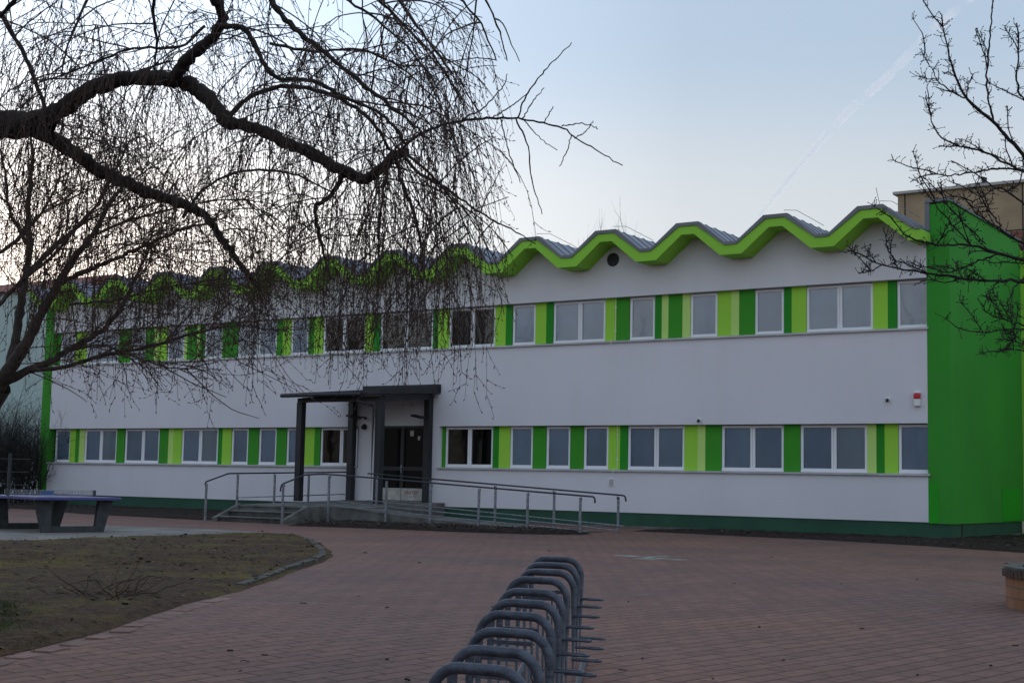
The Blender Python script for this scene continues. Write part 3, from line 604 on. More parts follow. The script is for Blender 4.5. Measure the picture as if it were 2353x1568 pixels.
railing('ramp_railing', 'front railing from the right of the steps down along the ramp', [(-28.4, 30.55, .84), (-28.4, 30.58, 1.04), (-28.4, 31.57, 1.33), (-28.4, 32.4, 1.37), (-27.43, RB, 1.33), (-18.98, RB, .90), (-18.96, RB, .74)],
        [(-28.4, 30.72, -.12, 1.08)]+[(x, RB, z, 1.33-(x+27.43)*.0509) for x, z in ((-28.12, -.05), (-25.93, .0), (-24.32, -.03), (-22.65, -.05), (-21.04, -.07), (-19.38, -.1))],
        [[(-27.9, RB, .56), (-19.0, RB, .10)], [(-27.9, RB, .42), (-19.2, RB, -.0)]], (0, -.6))
RC = YR1
railing('ramp_railing', 'rear railing of the ramp beside the white wall, starting by the door', [(-27.92, RC, 1.42), (-18.9, RC, .94), (-18.87, RC, .78)],
        [(x, RC, z, 1.42-(x+27.92)*.0533) for x, z in ((-27.6, .4), (-25.55, .2), (-23.2, .05), (-21.2, -.03), (-19.14, -.06))],
        [[(-27.9, RC, .60), (-18.95, RC, .12)], [(-27.9, RC, .46), (-19.1, RC, .0)]], (0, .6))

# ------------------------------------------------------------------ table tennis table at the left
tb = thing('table_tennis_table', 'purple topped concrete table tennis table with a metal net', 'table', G(165, 1222))
# axes: width almost across the view, length going back to the left
dxy = lambda a: np.array([_rt[0]*math.cos(a)+_fw[0]/math.cos(PIT)*math.sin(a), _rt[1]*math.cos(a)+_fw[1]/math.cos(PIT)*math.sin(a), 0])
wd = dxy(math.radians(44)); ld = dxy(math.radians(134)); zd = np.array([0, 0, 1.])
b0 = G(166, 1222); zb = zg(b0[1])+.004
def frame_at(c):
    m = MB(); hw0, hw1 = .76, .96; th = .055
    for s in (-1, 1):
        pts = [(s*hw0, 0), (s*(hw0-.24), 0), (s*(hw1-.36), .72), (s*hw1, .72)]
        if s > 0: pts = pts[::-1]
        vs = [c+wd*u+ld*th*k+zd*w_ for k in (-1, 1) for u, w_ in pts]
        m.add(vs, [(0, 1, 2, 3), (7, 6, 5, 4), (0, 4, 5, 1), (1, 5, 6, 2), (2, 6, 7, 3), (3, 7, 4, 0)])
    m.obox(c+zd*.07, wd, ld, zd, .53, th*.98, .069)
    return m
bl = np.array([b0[0], b0[1], zb])
for k in (0, 2.2): frame_at(bl+ld*k).build('trestle', M['tleg'], tb, bevel=.012)
tc_ = bl+ld*1.1+zd*.765
tbo = MB().obox(tc_, wd, ld, zd, 1.04, 1.42, .038).build('table_top', M['purple'], tb, bevel=.02)
nm = MB()
for i in range(56): nm.obox(tc_+wd*(-1.06+i*2.12/55)+zd*.112, wd, ld, zd, .004, .004, .065)
for k in range(4): nm.obox(tc_+zd*(.055+k*.04), wd, ld, zd, 1.07, .005, .004)
nm.build('net', M['galv'], tb)
for s in (-1, 1): MB().obox(tc_+wd*1.08*s+zd*.11, wd, ld, zd, .018, .06, .075).build('net_post', M['tleg'], tb, bevel=.01)
MB().obox(tc_-wd*.12-ld*.008+zd*.11, wd, ld, zd, .16, .002, .05).build('net_sticker', mat('blue_sticker', (.05, .13, .27), .6, .1, 6), tb)

# ------------------------------------------------------------------ bicycle rack
rk = thing('bicycle_rack', 'grey galvanised bicycle rack with ten tall hoops in the foreground', 'bicycle rack', G(1176, 1560))
HP = [(1100, 1529), (1138.6, 1488.7), (1170.8, 1447), (1184, 1407.6), (1205, 1380), (1220.4, 1355), (1234.7, 1327.7), (1255, 1309.8), (1266.4, 1294), (1277.7, 1280)]
bd = np.array([math.cos(math.radians(10)), math.sin(math.radians(10)), 0]); hwid = .205
tops = [A(x, y, 5.50+.60*i) for i, (x, y) in enumerate(HP)]
p0_, p9_ = tops[0], tops[9]; row = (p9_-p0_)/9; rdir = row/np.linalg.norm(row); rflat = np.array([rdir[0], rdir[1], 0]); rflat /= np.linalg.norm(rflat)
for i in range(10):
    c = tops[i]; zt_ = c[2]-.012; gz = zg(c[1])-.02; pts = []; rc = .12
    for s in (-1, 1):
        leg = [(s*hwid, gz), (s*hwid, zt_-rc)]
        arc = [(s*(hwid-rc+rc*math.cos(u)), zt_-rc+rc*math.sin(u)) for u in np.linspace(0, math.pi/2, 8)[1:]]
        half = leg+arc; pts = half if s < 0 else pts+half[::-1]
    MB().tube([c*np.array([1, 1, 0])+bd*u+np.array([0, 0, w_]) for u, w_ in pts], .0235, 12).build('hoop', M['rack'], rk, smooth=True)
    for hz, ext in ((.46, .17), (.17, .19)):
        b = c*np.array([1, 1, 0])+bd*(hwid-.01)+np.array([0, 0, zg(c[1])+hz]); m = MB()
        e2 = [b-rflat*.03, b+bd*ext-rflat*.03, b+bd*(ext+.02), b+bd*ext+rflat*.03, b+rflat*.03]
        m.tube(e2, .0085, 6); m.build('wheel_holder', M['rack'], rk, smooth=True)
    b = c*np.array([1, 1, 0])+bd*.04; m = MB(); g0 = zg(c[1])
    m.tube([b+zd*(g0+.52)-bd*.03, b+zd*(g0+.22)-bd*.03, b+zd*(g0+.18)-bd*.01, b+zd*(g0+.18)+bd*.02, b+zd*(g0+.22)+bd*.04, b+zd*(g0+.52)+bd*.04], .007, 6); m.build('wheel_loop', M['rack'], rk, smooth=True)
    m = MB(); m.obox(c*np.array([1, 1, 0])+zd*(g0+.50)-bd*.08, bd, rflat, zd, .13, .008, .012); m.build('cross_bar', M['rack'], rk)
br = MB()
for s, off in ((1, .04), (-1, 0.)):
    a = (p0_-row*1.5)*np.array([1, 1, 0])+bd*s*(hwid+off); b = (p9_+row*.2)*np.array([1, 1, 0])+bd*s*(hwid+off)
    a[2] = zg(a[1])+.03; b[2] = zg(b[1])+.03; br.tube([a, b], .022, 4)
br.build('base_rail', M['rack'], rk)

# ------------------------------------------------------------------ curved brick planter at the right edge
pc = G(2320, 1398); rc_ = 1.35; c = np.array([pc[0]+rc_*_rt[0]*1.02, pc[1]+rc_*_rt[1]*1.02]); z0 = zg(c[1])
def brickmat():
    m = bpy.data.materials.new('orange_clinker'); m.use_nodes = True; t = m.node_tree; b = t.nodes['Principled BSDF']; L = t.links.new
    tc = N(t, 'ShaderNodeTexCoord'); sp = N(t, 'ShaderNodeSeparateXYZ'); L(tc.outputs['Object'], sp.inputs[0])
    at = N(t, 'ShaderNodeMath', operation='ARCTAN2'); L(sp.outputs[1], at.inputs[0]); L(sp.outputs[0], at.inputs[1])
    mu = N(t, 'ShaderNodeMath', operation='MULTIPLY'); mu.inputs[1].default_value = rc_; L(at.outputs[0], mu.inputs[0])
    cb = N(t, 'ShaderNodeCombineXYZ'); L(mu.outputs[0], cb.inputs[0]); L(sp.outputs[2], cb.inputs[1])
    br = N(t, 'ShaderNodeTexBrick'); L(cb.outputs[0], br.inputs[0]); br.inputs['Scale'].default_value = 1; br.inputs['Brick Width'].default_value = .25; br.inputs['Row Height'].default_value = .125
    br.inputs['Mortar Size'].default_value = .008; br.inputs['Color1'].default_value = (.30, .145, .07, 1); br.inputs['Color2'].default_value = (.24, .105, .05, 1); br.inputs['Mortar'].default_value = (.12, .09, .07, 1)
    L(br.outputs[0], b.inputs['Base Color']); b.inputs['Roughness'].default_value = .85
    return m
pn = thing('brick_planter', 'round orange brick planter with a dark brick rim at the right edge', 'planter', (c[0], c[1], z0))
def ring(r, za, zb_, n=64): return MB().prismZ([(c[0]+r*math.cos(2*math.pi*i/n), c[1]+r*math.sin(2*math.pi*i/n)) for i in range(n)], za, zb_)
o = ring(rc_, z0-.05, z0+.36).build('brick_body', brickmat(), None); 
o.data.transform(Matrix.Translation((-c[0], -c[1], -z0))); o.parent = pn
sdm = MB()
for i in range(96):
    a = 2*math.pi*i/96; u = np.array([math.cos(a), math.sin(a), 0]); w_ = np.array([-math.sin(a), math.cos(a), 0])
    sdm.obox((c[0]+u[0]*(rc_-.05), c[1]+u[1]*(rc_-.05), z0+.40), w_, u, zd, rc_*math.pi/96*.9, .085, .038+R.uniform(-.002, .002))
sdm.build('soldier_course', M['soldier'], pn)
ring(rc_+.01, z0+.442, z0+.475).build('rim_cap', M['capb'], pn)
ring(rc_-.2, z0+.4755, z0+.49).build('soil', M['mulch'], pn)

# ------------------------------------------------------------------ buildings and planting behind
fb = thing('apartment_block', 'tan concrete slab apartment block with pale roof edge behind the right end', 'building', (-15, 87, 0))
bx0 = float(F(2062, 440, 50)[0]); YBk = D+50; zt0 = 20.05
MB().box(bx0, 30, YBk, YBk+12, 0, zt0-.17).build('wall', M['tan'], fb)
MB().box(bx0-.25, 30.2, YBk-.25, YBk+12.2, zt0-.169, zt0).build('roof_edge', M['parapet'], fb)
jt = MB()
for i in range(1, 8): jt.box(bx0+.45+(i-1)*7.2-.02, bx0+.45+(i-1)*7.2+.04, YBk-.03, YBk-.001, 0, zt0-.18)
for z in (17.0, 14.2, 11.4): jt.box(bx0, 30, YBk-.025, YBk-.0005, z, z+.06)
jt.build('panel_joint', M['dark'], fb)
for i in range(6):
    x = bx0+1.6+i*3.7; MB().box(x, x+2.3, YBk-.02, YBk-.0008, 15.2, 16.95).build('brick_infill', M['redtile'], fb)
for x in (bx0+1.9, bx0+4.9, bx0+9.0):
    for z in (18.3, 18.6): MB().box(x, x+.75, YBk-.03, YBk-.001, z, z+.07).build('vent_slot', M['dark'], fb)
q = F(2254, 400, 54); ch = MB().box(q[0]-.55, q[0]+.55, YBk+3, YBk+4, zt0, zt0+.75); ch.build('chimney', M['anthracite'], fb)
MB().tube([(q[0]+.3, YBk+3.5, zt0+.751), (q[0]+.3, YBk+3.5, zt0+1.15)], .18, 10).build('chimney_pot', M['anthracite'], fb)

lb = thing('pale_building', 'pale mint rendered building with a red roof edge behind the left end', 'building', (-75, 55, 0))
lx1 = float(F(150, 660, 18)[0])
MB().box(-110, lx1, 55, 66, 0, 12.3).build('wall', M['palewall'], lb)
MB().add([(-110.5, 54.6, 12.301), (lx1+.4, 54.6, 12.301), (lx1+.4, 66.4, 12.301), (-110.5, 66.4, 12.301), (-108, 60.5, 14), (lx1-2, 60.5, 14)], [(0, 1, 5, 4), (2, 3, 4, 5), (1, 2, 5), (3, 0, 4), (3, 2, 1, 0)]).build('roof', M['redroof'], lb)

m = bpy.data.materials.new('ice_trail'); m.use_nodes = True; t = m.node_tree; t.nodes.clear()
o_ = N(t, 'ShaderNodeOutputMaterial'); x_ = N(t, 'ShaderNodeMixShader'); tr_ = N(t, 'ShaderNodeBsdfTransparent'); df_ = N(t, 'ShaderNodeBsdfTranslucent'); df_.inputs[0].default_value = (.95, .95, .95, 1)
tc_n = N(t, 'ShaderNodeTexCoord'); no_ = N(t, 'ShaderNodeTexNoise'); no_.inputs['Scale'].default_value = .0045; no_.inputs['Detail'].default_value = 2.5; t.links.new(tc_n.outputs['Object'], no_.inputs[0])
mr_ = N(t, 'ShaderNodeMapRange'); mr_.inputs[1].default_value = .36; mr_.inputs[2].default_value = .70; mr_.inputs[3].default_value = 0; mr_.inputs[4].default_value = .50; t.links.new(no_.outputs[0], mr_.inputs[0])
t.links.new(mr_.outputs[0], x_.inputs[0]); t.links.new(tr_.outputs[0], x_.inputs[1]); t.links.new(df_.outputs[0], x_.inputs[2]); t.links.new(x_.outputs[0], o_.inputs[0])
cpts = []
for (x, y) in ((1700, 552), (1740, 500), (1800, 425), (1880, 330), (1950, 255), (2030, 185), (2120, 95), (2230, -10)):
    d = ray(x, y); cpts.append(np.array([0, 0, CH])+d*(1500/d[2]))
cpts = np.array(cpts); cq = np.stack([np.interp(np.linspace(0, 7, 80), range(8), cpts[:, k]) for k in range(3)], 1)
ct_ = MB()
for rr in (17, 10): ct_.tube(cq, rr*np.random.default_rng(3).uniform(.7, 1.25, 80), 10)
tag(ct_.build('contrail', m, smooth=True), 'faint white aircraft trail slanting across the blue sky at the right', 'contrail')

# ------------------------------------------------------------------ trees
rn = np.random.default_rng(21)
Zv = np.array([0, 0, -1.])
def norm(a): return a/(np.linalg.norm(a)+1e-12)
def grow(p, d, L, n, droop, wander):
    P = [np.array(p)]; d = norm(d); s = L/n
    W_ = rn.normal(size=(n, 3))*wander
    for i in range(n):
        d = norm(d+Zv*droop*s+W_[i]); P.append(P[-1]+d*s)
    return np.array(P)
def resample(pts, n):
    P = np.array(pts, float); u = np.r_[0, np.cumsum(np.linalg.norm(np.diff(P, axis=0), axis=1))]
    # Catmull-like smoothing through linear interpolation followed by averaging
    t = np.linspace(0, u[-1], n); Q = np.stack([np.interp(t, u, P[:, k]) for k in range(P.shape[1])], 1)
    for _ in range(2): Q[1:-1] = .25*Q[:-2]+.5*Q[1:-1]+.25*Q[2:]
    return Q
def limb(px, w0, w1, d0, d1, n=None, wob=.006):
    n = n or max(8, len(px)*5); k = len(px); dep = np.linspace(d0, d1, k)
    P = np.array([A(x, y, dd) for (x, y), dd in zip(px, dep)]); P = resample(P, n)
    P[1:-1] += rn.normal(size=(n-2, 3))*wob
    r = np.linspace(w0, w1, n)/2*np.linspace(d0, d1, n)/FPX
    return P, r*(1+rn.normal(size=n)*.09)

# ---- weeping willow, upper left: trunk stands just outside the frame
wt = A(-210, 600, 9.6); wbase = (wt[0], wt[1], zg(wt[1]))
willow = thing('willow_tree', 'large bare weeping willow whose hanging twigs fill the upper left', 'tree', wbase)
trunk = Tubes()
tp_ = A(-205, 300, 9.6); tq = A(-150, -250, 9.7)
trunk.add(resample([wbase, (wbase[0]+.05, wbase[1], 1.6), tp_, tq], 20), np.linspace(.30, .19, 20), 12)
L_ = []
def TL(px, w0, w1, d0, d1, keep=True):
    P, r = limb(px, w0, w1, d0, d1, wob=.006 if w0 > 14 else .0028); trunk.add(P, r, 8 if w0 > 14 else 6)
    if keep: L_.append((P, r))
TL([(-205, 330), (-60, 292), (0, 284), (60, 286), (110, 282)], 72, 60, 9.6, 9.2)
TL([(85, 282), (150, 245), (200, 210), (260, 186), (320, 178), (380, 180), (430, 190), (470, 212), (500, 250), (520, 281), (560, 286), (620, 308), (680, 335), (740, 368), (800, 400), (840, 416), (872, 393), (905, 356), (935, 348)], 42, 22, 9.2, 8.2)
TL([(55, 288), (110, 312), (170, 350), (240, 400), (300, 425), (360, 450), (430, 472), (465, 490), (495, 525), (525, 570), (565, 625), (600, 668)], 40, 10, 9.2, 10.2)
TL([(395, 182), (425, 140), (470, 100), (505, 68), (512, 30), (480, -20), (440, -90)], 30, 20, 8.8, 8.2)
TL([(500, 60), (560, 62), (590, 110), (610, 160), (645, 186), (690, 180), (745, 196), (800, 228), (860, 252), (905, 285), (930, 330)], 14, 7, 8.2, 7.6)
TL([(520, 272), (560, 232), (600, 210), (650, 196), (705, 202), (765, 218), (830, 255), (872, 300), (895, 345)], 13, 7, 8.7, 9.4)
TL([(590, -40), (640, 25), (700, 85), (760, 130), (810, 175), (870, 222), (920, 260), (985, 318)], 15, 6, 8.0, 7.6)
TL([(905, 356), (960, 310), (1020, 284), (1100, 272), (1180, 271), (1240, 280), (1300, 296), (1322, 318), (1380, 350), (1430, 380)], 8, 2.2, 8.2, 7.8, False)
for px, w in (([(1190, 270), (1205, 225), (1235, 180), (1275, 138), (1313, 98)], 4), ([(1200, 272), (1222, 235), (1250, 202)], 3), ([(1290, 290), (1330, 283), (1360, 289), (1373, 297)], 3), ([(1320, 318), (1345, 303), (1362, 278)], 2.6), ([(1312, 312), (1304, 345), (1285, 382)], 2.6),
              ([(1185, 272), (1212, 330), (1222, 420), (1245, 492)], 3.6), ([(1150, 272), (1165, 340), (1195, 420)], 3), ([(1250, 282), (1262, 262), (1270, 245)], 2.4), ([(1130, 272), (1180, 240), (1213, 214)], 3), ([(1060, 275), (1110, 250), (1160, 196), (1165, 170)], 4), ([(1200, 272), (1240, 320), (1280, 345)], 2.6)):
    TL(px, w, 2, 8.05, 7.9, False)
TL([(925, 355), (960, 398), (1010, 420), (1060, 458), (1120, 500), (1200, 540), (1230, 560)], 9, 2.5, 8.2, 8.0)
TL([(910, 360), (922, 420), (950, 480), (968, 560), (975, 640)], 9, 4, 8.2, 8.4)
TL([(895, 368), (880, 440), (870, 510), (868, 590)], 7, 3, 8.3, 8.8)
TL([(785, 398), (770, 440), (738, 466), (722, 470), (730, 530), (760, 640)], 14, 5, 8.4, 9.0)
TL([(760, -80), (850, -20), (930, 60), (1000, 130), (1060, 230)], 9, 3, 7.8, 8.4)
TL([(1050, -90), (1100, -30), (1140, 50), (1165, 140)], 7, 2.5, 8.2, 8.0)
TL([(620, 100), (720, 120), (830, 110), (930, 160), (1010, 240)], 8, 3, 8.6, 9.2)
TL([(365, -60), (350, 30), (362, 100), (352, 180)], 9, 5, 8.6, 9.0)
TL([(0, 30), (50, 110), (90, 210), (110, 270)], 12, 9, 9.3, 9.2)
TL([(-100, 100), (0, 40), (60, -30)], 13, 9, 9.4, 8.9)
TL([(60, 280), (180, 215), (300, 168), (400, 140)], 8, 4, 9.1, 9.9)
TL([(420, 500), (460, 440), (520, 400), (600, 388), (680, 400), (760, 440)], 8, 4, 9.8, 10.4)
TL([(930, 350), (990, 400), (1050, 470), (1085, 560)], 8, 3, 8.2, 7.8)
TL([(880, -60), (930, 20), (980, 90), (1040, 170)], 9, 4, 7.6, 7.4)
TL([(1000, -60), (1060, 0), (1110, 60), (1140, 140)], 7, 3, 7.6, 7.4)
TL([(250, -80), (200, 0), (160, 90), (140, 170)], 9, 4, 9.0, 8.6)
TL([(700, -80), (780, -10), (860, 40), (940, 110), (1000, 190)], 9, 4, 7.4, 7.2)
TL([(470, 60), (420, 110), (300, 110), (180, 160), (90, 190)], 8, 4, 8.4, 8.0)
trunk.build('trunk', M['bark'], willow)
crown = Tubes()
def pix(P):
    d = np.asarray(P)-np.array([0, 0, CH]); z = d@_fw; return 1176+FPX*(d@_r1)/z, 784-FPX*(d@_u1)/z
def prune(P):
    if PR is None: return P
    x, y = pix(P); bad = (x > PR[0]+rn.normal()*45-np.maximum(0, 60-y*.1)) | (y > PR[1](x)-rn.random()**2*200)
    return P[:int(np.argmax(bad))] if bad.any() else P
PR = (1175, lambda x: np.interp(x, [0, 60, 150, 300, 500, 700, 850, 1000, 1120, 1200], [820, 900, 960, 960, 950, 900, 900, 960, 960, 560]))
bP, bD = [], []
def twig(p, d, L, r, droop, wander, sub=True):
    n = max(5, int(L/.09)); P = prune(grow(p, d, L, n, droop, wander)); n = len(P)-1
    if n < 3: return
    crown.add(P, np.linspace(r, r*.45, n+1), 3)
    for i in range(1, n+1):
        t = norm(P[i]-P[i-1])
        side = norm(rn.normal(size=3)); bP.append(P[i]); bD.append(t+side*.8)
        if sub and rn.random() < .36:
            l2 = rn.uniform(.05, .20); m = max(2, int(l2/.05)); s2 = norm(t*.9+norm(rn.normal(size=3))*.75)
            Q = grow(P[i], s2, l2, m, .6, .14); crown.add(Q, np.linspace(r*.75, r*.5, m+1), 3)
            for k in range(1, m+1): bP.append(Q[k]); bD.append(norm(Q[k]-Q[k-1])+norm(rn.normal(size=3))*.7)
def zlow(x): return None
for P, r in L_:
    seg = np.linalg.norm(np.diff(P, axis=0), axis=1); tot = seg.sum()
    nb = int(tot*11)
    for _ in range(nb):
        u = rn.uniform(.08, 1); i = min(len(P)-2, int(u*(len(P)-1))); p = P[i]+(P[i+1]-P[i])*rn.random(); t = norm(P[i+1]-P[i])
        x, y = pix(p)
        if x < -160 or x > 1180: continue
        d = norm(t*.5+norm(rn.normal(size=3))*1.0+np.array([0, 0, .25])); L = rn.uniform(.35, 1.1)
        S = prune(grow(p, d, L, 9, rn.uniform(.8, 2.0), .09)); n = len(S)-1
        if n < 4: continue
        r0 = rn.uniform(.003, .006); crown.add(S, np.linspace(r0, .0025, n+1), 4)
        for _k in range(rn.integers(4, 7)):
            j = rn.integers(2, n+1); tt = norm(S[j]-S[j-1]); dd = norm(tt*.8+norm(rn.normal(size=3))*.6+Zv*.5)
            x, y = pix(S[j]); lim = 620+170*rn.random()+ (180*rn.random() if rn.random() < .35 else 0)
            maxL = max(.15, (lim-y)*8.6/FPX)
            if x > 1100: maxL = min(maxL, .5)
            L2 = min(rn.uniform(.5, 2.3), maxL*1.1)
            keep = .45+.55*(vnoise(x*.024+3, y*.006, 1., 4) > -.12)
            if y < 330: keep = 1; L2 = min(L2, rn.uniform(.3, 1.1))
            if L2 > .12 and rn.random() < keep: twig(S[j], dd, L2, rn.uniform(.0020, .0031), rn.uniform(1.6, 4.0), .065)
# curtain of long hanging twigs in front of the facade
for _ in range(260):
    x = rn.choice([110, 190, 300, 345, 450, 560, 690, 800, 850, 960, 990, 1090])+rn.normal()*34; y = rn.uniform(380, 640); p = A(x, y, rn.uniform(7.6, 10.2)); lim = 960-abs(x-560)*.10-rn.random()**1.5*260
    twig(p, np.array([rn.normal()*.25, rn.normal()*.25, -1]), max(.3, (lim-y)*8.8/FPX), rn.uniform(.0019, .0031), 2.0, .06)
crown.buds(np.array(bP), np.array(bD), rn.uniform(.016, .034, len(bP)), .0036)
crown.build('crown', M['twig'], willow)

PR = None
# ---- generic bare upright tree
def bare(tub, p, d, L, r, lev, spread=.6, up=.25, side=6, fine=4, kids=(4, 6)):
    n = max(5, int(side)); P = grow(p, d, L, n, -up, .10); tub.add(P, np.linspace(r, r*.45, n+1), 5 if lev > 1 else 3)
    if lev <= 0: return
    for _ in range(rn.integers(*kids)):
        j = rn.integers(max(1, n//3), n+1); t = norm(P[j]-P[j-1]); dd = norm(t+norm(rn.normal(size=3))*spread*1.3)
        bare(tub, P[j], dd, L*rn.uniform(.45, .75), r*rn.uniform(.35, .55), lev-1, spread, up, side, fine, kids)

# ---- second tree, left, behind the willow: stems rise from the lower left
tb2 = A(-90, 1000, 15.5); t2 = thing('multi_stem_tree', 'bare multi-stemmed tree at the left edge, rising behind the willow twigs', 'tree', (tb2[0], tb2[1], zg(tb2[1])))
tk = Tubes(); S2 = []
def T2(px, w0, w1, d0, d1):
    P, r = limb(px, w0*.78, w1*.7, d0, d1, wob=.006); tk.add(P, r, 7); S2.append((P, r))
tk.add(resample([(tb2[0], tb2[1], zg(tb2[1])), A(-80, 1000, 15.5), A(-30, 930, 15.4), A(0, 885, 15.3)], 14), np.linspace(.22, .13, 14), 9)
T2([(-10, 900), (20, 850), (60, 790), (95, 720), (135, 650), (165, 600), (215, 540), (250, 470), (300, 400)], 42, 8, 15.3, 14.6)
T2([(0, 885), (60, 852), (110, 835), (160, 800), (215, 775), (255, 740), (290, 690), (310, 640), (350, 560)], 26, 7, 15.3, 15.8)
T2([(70, 850), (150, 845), (240, 812), (330, 800), (430, 770), (540, 745), (640, 760)], 13, 4, 15.3, 16.2)
T2([(20, 850), (40, 760), (48, 690), (62, 620), (70, 560), (62, 480), (75, 380), (70, 300)], 30, 7, 15.3, 16.0)
T2([(130, 655), (190, 625), (260, 598), (340, 560), (440, 520), (520, 500)], 16, 5, 15.0, 14.5)
T2([(55, 640), (110, 580), (170, 530), (225, 470), (260, 400), (300, 320)], 18, 5, 15.6, 16.2)
T2([(-20, 720), (40, 650), (110, 600), (180, 520), (280, 460)], 14, 5, 15.0, 15.4)
T2([(170, 800), (240, 790), (330, 830), (420, 850), (500, 830)], 7, 3, 15.5, 15.2)
T2([(-30, 600), (30, 560), (90, 500), (130, 430), (150, 350)], 14, 4, 15.8, 16.4)
T2([(215, 540), (300, 505), (400, 480), (520, 455), (640, 470)], 9, 3, 14.8, 14.4)
T2([(160, 700), (260, 690), (380, 660), (500, 640), (620, 640)], 8, 3, 15.3, 15.0)
T2([(60, 560), (20, 480), (10, 380), (-20, 280)], 12, 4, 15.8, 16.2)
tk.build('trunk', M['bark2'], t2)
PR = (1400, lambda x: 935+0*x)
cr2 = Tubes(); crown_, bP_, bD_ = crown, bP, bD; crown = cr2; bP, bD = [], []
for P, r in S2:
    tot = np.linalg.norm(np.diff(P, axis=0), axis=1).sum()
    for _ in range(int(tot*13)):
        u = rn.uniform(.12, 1); i = min(len(P)-2, int(u*(len(P)-1))); t = norm(P[i+1]-P[i]); p = P[i]+(P[i+1]-P[i])*rn.random()
        d = norm(t*.9+norm(rn.normal(size=3))*.8+np.array([0, 0, .1])); L = rn.uniform(.4, 1.3); n = 9
        S = grow(p, d, L, n, rn.uniform(-.35, .5), .09); r0 = rn.uniform(.004, .008); crown.add(S, np.linspace(r0, .0035, n+1), 4)
        for _k in range(rn.integers(2, 5)):
            j = rn.integers(2, n+1); dd = norm(norm(S[j]-S[j-1])+norm(rn.normal(size=3))*.8)
            twig(S[j], dd, rn.uniform(.3, 1.0), rn.uniform(.003, .0042), rn.uniform(-.4, .7), .08)
crown.buds(np.array(bP), np.array(bD), rn.uniform(.02, .04, len(bP)), .006)
crown.build('crown', M['twig2'], t2); PR = None

# ---- right tree: branches reach in from the right edge
tb3 = A(2640, 900, 13.2); t3 = thing('spur_tree', 'bare tree with knobbly spur twigs reaching in from the right edge', 'tree', (tb3[0], tb3[1], zg(tb3[1])))
tk3 = Tubes(); cr3 = Tubes(); bP3, bD3 = [], []
tk3.add(resample([(tb3[0], tb3[1], zg(tb3[1])), A(2630, 800, 13.2), A(2640, 500, 13.2), A(2600, 200, 13.2), A(2620, -150, 13.2)], 24), np.linspace(.17, .07, 24), 9)
def spur(p, t, big=1.):
    for _ in range(rn.integers(2, 5)):
        d = norm(t*.35+norm(rn.normal(size=3))+np.array([0, 0, .45])); L = rn.uniform(.03, .10)*big; m = 3
        Q = grow(p, d, L, m, .5, .28); cr3.add(Q, np.linspace(.0036, .0028, m+1), 3); bP3.append(Q[-1]); bD3.append(Q[-1]-Q[-2])
        if rn.random() < .6:
            Q2 = grow(Q[1], norm(rn.normal(size=3)), L*.6, 2, 1.5, .2); cr3.add(Q2, [.0028]*3, 3)
def T3(px, w0, w1, d0=13.0, d1=12.6, spurs=True):
    P, r = limb(px, w0, w1, d0, d1, wob=.005); (tk3 if w0 > 7 else cr3).add(P, np.maximum(r, .004), 6)
    if not spurs: return
    seg = np.linalg.norm(np.diff(P, axis=0), axis=1); tot = seg.sum(); cum = np.r_[0, np.cumsum(seg)]
    for _ in range(int(tot*10)):
        u = tot*(1-rn.random()**1.3*.95); k = [np.interp(u, cum, P[:, a]) for a in range(3)]; i = min(len(P)-2, np.searchsorted(cum, u)-1 if u > 0 else 0); t = norm(P[i+1]-P[i])
        spur(np.array(k), t)
    for _ in range(int(tot*2.6)):
        u = tot*rn.uniform(.1, 1); k = np.array([np.interp(u, cum, P[:, a]) for a in range(3)]); i = min(len(P)-2, max(0, np.searchsorted(cum, u)-1)); t = norm(P[i+1]-P[i])
        d = norm(t*.9+norm(rn.normal(size=3))*.6+np.array([0, 0, .35])); L = rn.uniform(.15, .45); m = 7; Q = grow(k, d, L, m, -.6, .13); cr3.add(Q, np.linspace(.0065, .004, m+1), 4)
        for j in range(2, m+1):
            if rn.random() < .7: spur(Q[j], norm(Q[j]-Q[j-1]), .7)
